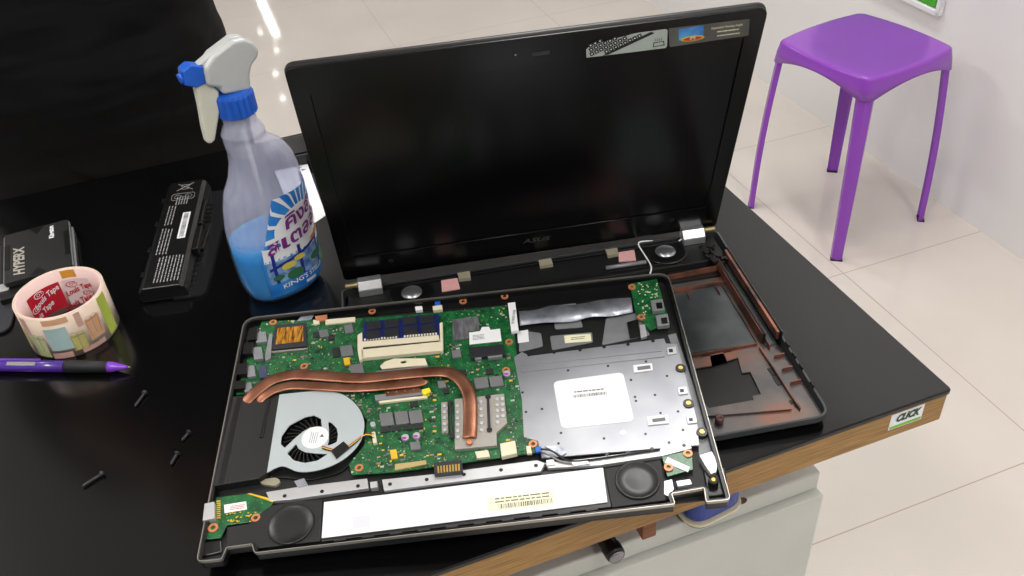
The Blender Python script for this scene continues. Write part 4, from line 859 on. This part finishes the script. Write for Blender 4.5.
def ctxt(g, txt, size, a, z, R, rot=0, mi=0, **k):
    c_, s_ = math.cos(rot), math.sin(rot); addtext(g, txt, size, lambda x, y: cylp(R, a-(c_*x-s_*y)/R, z+s_*x+c_*y), mi, **k)
for cols_, specs, nm in ((m_white, ((133, .026), (148, .012)), 'white_lettering'), (MATS['tape_red'], ((84, .024), (66, .010), (92, .008)), 'red_lettering')):
    g = G()
    for a, z in specs: ctxt(g, 'Louis Tape', .0085, D(a), z, Ri-.0005, .35, bold=.0002, shear=.4, sx=.8)
    for a, z in ((specs[0][0]+8, specs[0][1]+.006), (specs[1][0]+6, specs[1][1]+.008)):
        ctxt(g, 'LOT', .005, D(a), z, Ri-.0005, .3)
        pts = [cylp(Ri-.0005, D(a)+.0055*math.cos(q)/Ri, z+.0032*math.sin(q)) for q in [2*PI*k/20 for k in range(21)]]; g.tube(pts, .00025, 5)
    g.build(nm, cols_, core)
# outside print: gift boxes
ro = TR+.0003
pb = [M('gift_olive', (206, 194, 122), .45), M('gift_pale_green', (200, 206, 150), .45), M('gift_blue', (178, 204, 200), .45), M('gift_peach', (232, 180, 140), .45), M('gift_pink', (220, 176, 160), .45), M('gift_lime', (196, 212, 90), .45), M('print_line', (110, 100, 80), .6)]
g = G()
for a0, a1, z0, z1, mi in ((232, 252, .002, .026, 1), (256, 284, .010, .036, 2), (284, 302, .006, .024, 0), (307, 328, .010, .034, 3), (334, 352, .002, .046, 5), (222, 234, .026, .046, 4), (292, 324, .001, .006, 4), (254, 280, .0005, .007, 4), (258, 290, .040, .0465, 3), (298, 306, .030, .046, 4), (200, 222, .005, .03, 0), (20, 60, .01, .03, 2), (80, 120, .01, .035, 3), (150, 180, .01, .03, 1)):
    cpatch(g, ro, D(a0), D(a1), z0, z1, mi, 8)
for a, z in ((244, .024), (293, .022), (317, .032)):
    for s_ in (-1, 1):
        pts = [cylp(ro+.0002, D(a)+s_*(.003+.0028*math.cos(q))/ro, z+.002+.0024*math.sin(q)) for q in [2*PI*k/12 for k in range(13)]]; g.tube(pts, .00012, 4, 6)
    g.tube([cylp(ro+.0002, D(a), z-.016), cylp(ro+.0002, D(a), z)], .00012, 4, 6)
    for s_ in (-1, 1): g.tube([cylp(ro+.0002, D(a+s_*7.5), z-.018), cylp(ro+.0002, D(a+s_*8.5), z)], .00012, 4, 6)
    g.tube([cylp(ro+.0002, D(a-8+k*2), z) for k in range(9)], .00012, 4, 6)
g.build('gift_print', pb, tp_)

# ================================================================== pen
a = bz(-14, 365.5, .006); b = bz(128.5, 366.5, .0065); L_ = (b-a).length; ax = (b-a).normalized()
pn = thing('pen', 'purple retractable pen with a black rubber grip lying beside the tape roll', 'pen', Vector((a.x, a.y, 0)), (0, 0, math.atan2(ax.y, ax.x)))
X = Vector((1, 0, 0)); zc = .0058
G().lathe((0, 0, zc), [(.0030, -.012), (.0030, 0), (.0050, .0005), (.0054, .01), (.0055, L_*.56)], 24, ax=X).build('barrel', m_purpled, pn)
G().lathe((L_*.56, 0, zc), [(.0053, 0), (.0058, .002), (.0057, L_*.12), (.0053, L_*.30)], 24, ax=X).build('grip', m_rub, pn)
G().lathe((L_*.86, 0, zc), [(.0052, 0), (.0048, L_*.03), (.0024, L_*.10), (.0016, L_*.12), (.0014, L_*.13)], 24, ax=X).build('tip', M('violet_tip', (130, 66, 200), .25), pn)
G().lathe((L_*.99, 0, zc), [(.0009, 0), (.0004, .003)], 12, ax=X).build('point', m_silver, pn)
G().box((L_*.20, .0045, zc+.0035), (L_*.36, .0030, .0020), 0).build('clip', M('violet_clip', (110, 60, 180), .25), pn, .0008)
g = G(); g.box((L_*.27, -.0022, zc+.0050), (L_*.20, .0035, .0006), mi=0, mat=Matrix.Rotation(.45, 3, 'X')); g.build('print', m_inkl, pn)

# ================================================================== battery pack and the slotted cover
zb = .018; q0, q1, q2, q3 = bz(172.5, 182, zb), bz(201.7, 180, zb), bz(181, 284, zb), bz(140, 287, zb)
yc = (q0+q1+q2+q3)/4; d = ((q0+q1)/2-(q2+q3)/2); BL = d.length; BW = ((q1-q0).length+(q2-q3).length)/2
ba = thing('battery_pack', 'long black laptop battery with white barcode label leaning on a slotted cover', 'battery', Vector((yc.x, yc.y, 0)), (0, 0, math.atan2(d.y, d.x)))     # local x = along
g = G(); sec = [(-BW/2-.003, .001), (BW/2+.004, .001), (BW/2+.006, .006), (BW/2+.003, .015), (BW/2-.001, .018), (-BW/2+.001, .018), (-BW/2-.004, .013), (-BW/2-.005, .005)]
g.loft([[(x, -y, z) for y, z in sec] for x in (-BL/2-.002, BL/2)], smooth=False); g.build('case', m_blk, ba, .0016, 3)
for x in (-.075, -.03, .02, .07): G().box((x, BW/2+.0045, .014), (.008, .003, .003)).build('lug', m_blk, ba, .0005)
G().box((-.02, -BW/2-.007, .012), (.045, .006, .010)).build('connector', m_blk, ba, .001); G().box((.035, -BW/2-.006, .013), (.05, .004, .006)).build('latch_rail', m_blk, ba, .001)
G().box((.006, -BW/2+.010, .01815), (.052, .0085, .0003)).build('barcode_label', m_white, ba)
g = G(); bars(g, (.006, -BW/2+.010), 0, .048, .005, .0184, 60); g.build('barcode_print', m_inkm, ba)
g = G(); tz = .0182
lines(g, (-.075, -.004), PI/2*0+0, .046, 8, .0034, .0011, tz, seed=2); lines(g, (-.022, .008), 0, .050, 4, .0034, .0011, tz, seed=3); lines(g, (.03, .009), 0, .04, 3, .0034, .0011, tz, seed=4)
lines(g, (.06, 0), 0, .018, 5, .003, .0011, tz, seed=6)
# crossed-out bin symbol near the far end
bx, by = BL/2-.013, 0
g.tube([(bx-.008, by-.009, tz), (bx+.007, by+.009, tz)], .0005, 5); g.tube([(bx-.008, by+.009, tz), (bx+.007, by-.009, tz)], .0005, 5); g.tube([(bx-.006, by-.003, tz), (bx+.004, by-.005, tz), (bx+.004, by+.005, tz), (bx-.006, by+.003, tz), (bx-.006, by-.003, tz)], .0004, 5)
for cy in (-.006, .006): g.tube([(bx-.022+.004*math.cos(k*PI/6), cy+.004*math.sin(k*PI/6), tz) for k in range(13)], .0003, 4)
fr_ = rnd(rect(bx-.022, 0, .014, .026), .004, 4); g.tube([(x, y, tz) for x, y in fr_+fr_[:1]], .0003, 4)
g.build('fine_print', M('battery_print', (150, 150, 150), .6), ba)
# cover plate
cz = .003; cq = [bz(205, 192, cz), bz(226, 189.5, cz), bz(229, 196, cz), bz(206, 291, cz), bz(202, 295, cz), bz(172, 299, cz)]
vc = sum((v for v in cq), Vector())/len(cq)
vp = thing('slotted_cover', 'thin black plastic compartment cover with slots beside the battery', 'cover', Vector((vc.x, vc.y, 0)))
pts = rnd([(v.x-vc.x, v.y-vc.y) for v in cq], .003); sheet('plate', pts, [], .0005, cz, M('smoky_plastic', (30, 30, 31), .22), vp)
g = G(); a = bz(210, 205, cz)-vc; b = bz(190, 286, cz)-vc
for k in range(19):
    t_ = k/18; c = a*(1-t_)+b*t_; g.box((c.x-.001, c.y, cz+.0002), (.012, .0012, .0008), -.05)
g.build('ribs', m_blk, vp)
G().box((a.x*.55+b.x*.45+.004, a.y*.55+b.y*.45, cz+.002), (.006, .05, .004), -.1).build('latch', m_blk, vp, .0006)

# ================================================================== solid state drive on a bracket
zs_ = .0175; s0, s1, s2 = bz(6, 235.5, zs_), bz(69.5, 219, zs_), bz(1.5, 283, zs_)
ux = (s1-s0); vx = (s2-s0); cS = s0+ux/2+vx/2; SW, SL = ux.length, .100; ang = math.atan2(ux.y, ux.x)
sd_ = thing('solid_state_drive', 'flat black solid state drive with pale lettering lying on the drive bracket', 'drive', Vector((cS.x, cS.y, .0105)), (0, 0, ang)); 
G().prism(rnd(rect(0, 0, SW, SL), .003), .0, .0065).build('case', M('drive_black', (34, 34, 34), .42, var=.1), sd_, .0008)
for s_ in (-1, 1): G().box((s_*(SW/2+.0004), 0, .003), (.0012, SL*.94, .0045)).build('side_rail', m_greyp, sd_, .0003)
for s_ in (-1, 1): G().prism([(-.008, s_*(SL/2-.001)), (.008, s_*(SL/2-.001)), (0, s_*(SL/2-.016))], .0065, .0068).build('notch_trim', m_blk, sd_); G().box((s_*(SW/2-.003), .0, .0067), (.005, .05, .0005)).build('raised_trim', m_blk, sd_)
g = G(); addtext(g, 'HYPERX', .0150, lambda x, y: (-.018-y, -.014+x, .0068), bold=.0005, shear=.2); g.build('lettering', M('pale_print', (176, 172, 160), .5), sd_)
g = G(); addtext(g, 'Kingston', .0075, lambda x, y: (SW/2-.018-y, SL/2-.020+x, .0068), bold=.0003); g.build('lettering', m_white, sd_)
dk = thing('drive_bracket', 'dark laptop drive bracket with a white corner tab under the solid state drive', 'bracket', Vector((cS.x, cS.y-.004, 0)), (0, 0, ang))
G().prism(rnd(rect(-.001, -.008, SW+.010, SL+.012), .003), .0005, .0100).build('tray', m_blk, dk, .001)
c = R_ = bz(4, 290, .008)-Vector((cS.x, cS.y-.004, 0)); c = Matrix.Rotation(-ang, 3, 'Z')@c
G().prism(rnd(rect(c.x+.001, c.y+.0, .010, .014), .003), .010, .0115).build('corner_tab', m_alul, dk, .0004)
G().box((SW/2+.003, 0, .006), (.002, SL*.9, .010)).build('side_lip', m_alul, dk, .0004)
# dark ridged plastic piece in front of the bracket
c = bz(2, 318, .0)
rp_ = thing('ridged_cover', 'dark grey curved plastic cover with ridges at the left edge behind the tape roll', 'cover', (c.x-.015, c.y, 0), (0, 0, .1))
G().prism(rnd(rect(0, 0, .055, .060), .012, 5), .0003, .0035).build('plate', M('charcoal', (42, 42, 48), .4), rp_, .0008)
g = G()
for k in range(4): g.tube(smooth([(-.02+k*.008, .025, .0036), (-.018+k*.009, .0, .0045), (-.022+k*.010, -.025, .0036)]), .0012, 8)
g.build('ridges', M('charcoal', (0, 0, 0)), rp_)

# ================================================================== loose screws
def screw(a_, b_, label, first=[None]):
    A = bz(*a_, .0015); B = bz(*b_, .0015); d = B-A; L0 = d.length
    if first[0] is None:
        t_ = thing('screw', label, 'screw', group='loose black screws'); first[0] = t_
        G().lathe((0, 0, .0024), [(.0012, 0), (.0024, .0005), (.0024, .0014), (.001, .0016)], 16, ax=X).build('head', m_dgrey, t_)
        g_ = G(); g_.lathe((.0014, 0, .0020), [(.0011+.0003*(k % 2), k*.0005) for k in range(16)]+[(.0003, .0088)], 12, ax=X); g_.build('shank', m_dgrey, t_)
    else: t_ = copy_tree(first[0]); t_['label'] = label
    t_.location = (A.x, A.y, 0); t_.rotation_euler = (0, 0, math.atan2(d.y, d.x)); k = L0/.0102; t_.scale = (k, 1, 1)
screw((146, 392), (135, 407), 'long thin black screw nearest the purple pen'); screw((190, 432), (182, 441), 'short black screw farther right of the close pair on the table')
screw((178, 453), (171, 465), 'short black screw nearer the fan of the close pair on the table'); screw((104, 473), (82, 487), 'thick black screw lying nearest the front left of the table')

# ================================================================== paper, shards and black box behind the bottle
z = .0006
pq = [bz(270, 160, z), bz(306, 160, z), bz(326, 215, z), bz(300, 233, z)]
pc = sum(pq, Vector())/4
t = thing('white_paper', 'white paper sheet on the table between the spray bottle and the display lid', 'paper', (pc.x, pc.y, 0))
sheet('sheet', [(v.x-pc.x, v.y-pc.y) for v in pq], [], .0002, .0007, m_white, t)
g = G(); r4 = random.Random(2)
for x, y in ((296, 163), (301, 165), (299, 168), (303, 170)):
    v = bz(x, y, .001)-pc; a = r4.random()*3; g.prism([(v.x+.003*math.cos(a+k*2.1), v.y+.002*math.sin(a+k*2.1)) for k in range(3)], .0007, .0022)
g.build('foil_bits', m_foil, t)
c = bz(286, 155, .010)
ux = rw(1, 0, 0)
t = thing('black_box', 'low black plastic box at the rear table edge behind the spray bottle', 'box', (c.x+.01, c.y+.012, 0), (0, 0, ROOM-.05))
G().prism(rnd(rect(0, 0, .10, .055), .003), .0, .014).build('body', m_blk, t, .0012); G().prism(rnd(rect(.0, .0, .09, .045), .003), .014, .0155).build('top_cover', m_gloss, t, .0005)
G().box((.02, -.028, .007), (.012, .003, .006)).build('catch', m_dgrey, t, .0005)

# ================================================================== person standing behind the table
PR = rw(-.405, .600, FZ); PZ = ROOM
pe = thing('person', 'person in black clothes standing behind the table at the left', 'person', PR, (0, 0, PZ))
def skinobj(name, nodes, edges, mat, par, sub=2, root=0):
    me = bpy.data.meshes.new(name); me.from_pydata([n_[0] for n_ in nodes], edges, []); o = bpy.data.objects.new(name, me); COL.objects.link(o); o.parent = par; me.materials.append(mat)
    sk_ = o.modifiers.new('skin', 'SKIN'); sk_.use_smooth_shade = True
    lay = me.skin_vertices[0].data if me.skin_vertices else None
    if lay is None:
        bm = bmesh.new(); bm.from_mesh(me); bm.verts.layers.skin.verify(); bm.to_mesh(me); bm.free(); lay = me.skin_vertices[0].data
    for i, n_ in enumerate(nodes): lay[i].radius = n_[1] if isinstance(n_[1], tuple) else (n_[1], n_[1]); lay[i].use_root = (i == root)
    s_ = o.modifiers.new('sub', 'SUBSURF'); s_.levels = s_.render_levels = sub; return o
# facing -y. heights in metres above the floor
def armn(s_): return [((s_*.185, .01, 1.40), .052), ((s_*.225, .0, 1.27), .046), ((s_*.235, -.02, 1.13), .040), ((s_*.16, -.13, 1.17), .034), ((s_*.07, -.22, 1.22), .026)]
tr = [((0, .0, .99), (.155, .105)), ((0, 0, .90), (.170, .115)), ((-.085, .0, .82), (.125, .12)), ((-.095, .0, .50), .098), ((-.10, .01, .12), .055), ((.085, .0, .82), (.125, .12)), ((.095, .0, .50), .098), ((.10, .01, .12), .055)]
to = skinobj('trousers', tr, [(0, 1), (1, 2), (2, 3), (3, 4), (1, 5), (5, 6), (6, 7)], m_cloth, pe, 3)
sh = [((0, 0, .64), (.205, .15)), ((0, 0, .92), (.205, .14)), ((0, 0, 1.05), (.185, .125)), ((0, .0, 1.22), (.175, .120)), ((0, .01, 1.38), (.135, .095)), ((0, .01, 1.46), (.06, .06))]+[(p_, r_*1.18) for p_, r_ in armn(1)[:4]]+[(p_, r_*1.18) for p_, r_ in armn(-1)[:4]]
so = skinobj('shirt', sh, [(0, 1), (1, 2), (2, 3), (3, 4), (4, 5), (4, 6), (6, 7), (7, 8), (8, 9), (4, 10), (10, 11), (11, 12), (12, 13)], m_cloth, pe, 4)
for o_, sc in ((so, .035), (to, .02)):
    tx = bpy.data.textures.new('folds', 'CLOUDS'); tx.noise_scale = .09; dm = o_.modifiers.new('folds', 'DISPLACE'); dm.texture = tx; dm.strength = sc; dm.mid_level = .5
    em = bpy.data.objects.new('x', None); dm.texture_coords = 'LOCAL'
bn = [((0, 0, 1.0), (.12, .085)), ((0, .0, 1.25), (.13, .09)), ((0, .01, 1.42), (.085, .06)), ((0, .0, 1.50), .050), ((0, -.012, 1.56), (.060, .066)), ((0, -.010, 1.63), (.074, .088)), ((0, -.004, 1.70), (.068, .082)), ((0, -.105, 1.610), .010)]
bn += armn(1)+armn(-1); e = [(0, 1), (1, 2), (2, 3), (3, 4), (4, 5), (5, 6), (5, 7), (2, 8), (8, 9), (9, 10), (10, 11), (11, 12), (2, 13), (13, 14), (14, 15), (15, 16), (16, 17)]
k = 18
for s_, wr in ((1, 12), (-1, 17)):
    w = Vector(bn[wr][0]); bn.append((tuple(w+Vector((-s_*.03, -.045, .015))), (.030, .014))); pal_i = len(bn)-1; e.append((wr, pal_i)); pw = Vector(bn[pal_i][0])
    for f in range(4):
        o1_ = pw+Vector((s_*(.024-.016*f), -.025, .004)); o2_ = o1_+Vector((-s_*.010, -.026, -.004)); o3_ = o2_+Vector((-s_*.006, -.014-.003*(f in (1, 2)), -.014)); i0 = len(bn)
        bn += [(tuple(o1_), .0085), (tuple(o2_), .008), (tuple(o3_), .007)]; e += [(pal_i, i0), (i0, i0+1), (i0+1, i0+2)]
    i0 = len(bn); t1 = pw+Vector((-s_*.030, .010, .012)); bn += [(tuple(t1), .010), (tuple(t1+Vector((-s_*.012, -.026, .004))), .0085)]; e += [(pal_i, i0), (i0, i0+1)]
skinobj('body', bn, e, m_skin, pe, 2)
g = G()
g.loft([[(.088*math.sin(a)*math.cos(b)*1.0, .006+.102*math.sin(a)*math.sin(b), 1.655+.105*math.cos(a)) for b in [2*PI*k/28 for k in range(28)]] for a in (.02, .3, .6, .9, 1.15)], cap=True)
hb_ = [[(.087*math.cos(b), .012+.100*math.sin(b), z) for b in [PI*k/16-.15+.0 for k in range(18)]] for z in (1.70, 1.65, 1.60, 1.56)]
g.loft(hb_, cap=False, closed=False); g.build('hair', m_hair, pe, subsurf=1)
for s_ in (-1, 1):
    g = G(); g.lathe((s_*.028, -.083, 1.640), [(.0005, -.011), (.008, -.008), (.011, 0), (.008, .008), (.0005, .011)], 14, 0); g.lathe((s_*.028, -.0945, 1.640), [(.0052, 0), (.0052, .0008)], 12, 1, ax=Vector((0, -1, 0))); g.build('eye', [m_white, m_hair], pe)
    g = G(); g.lathe((s_*.078, .004, 1.635), [(.002, -.030), (.010, -.02), (.013, .0), (.014, .016), (.004, .030)], 12); g.build('ear', m_skin, pe)
    g = G(); sx_ = s_*.10; g.loft([[(sx_+w_*.045*math.cos(b), -.055+l_*.135*math.sin(b), z) for b in [2*PI*k/20 for k in range(20)]] for z, w_, l_ in ((0, 1, 1), (.015, 1.05, 1.02), (.04, .95, .95))]); 
    g.loft([[(sx_+.045*math.cos(b), .02+.055*math.sin(b), z) for b in [2*PI*k/20 for k in range(20)]] for z in (.03, .09)]); g.build('shoe', m_blk, pe, .004)
g = G(); g.prism(ell((0, -.098), .022, .006, 16), 1.578, 1.586); g.build('mouth', M('lip', (150, 84, 78), .5), pe)

# ================================================================== world and view
w = bpy.data.worlds.new('world'); S.world = w; w.use_nodes = True; bg = w.node_tree.nodes['Background']; bg.inputs[0].default_value = (.97, .98, 1, 1); bg.inputs[1].default_value = .46
S.view_settings.view_transform = 'Standard'; S.view_settings.look = 'None'; S.view_settings.gamma = 1; S.view_settings.use_curve_mapping = False; S.view_settings.exposure = 0.0
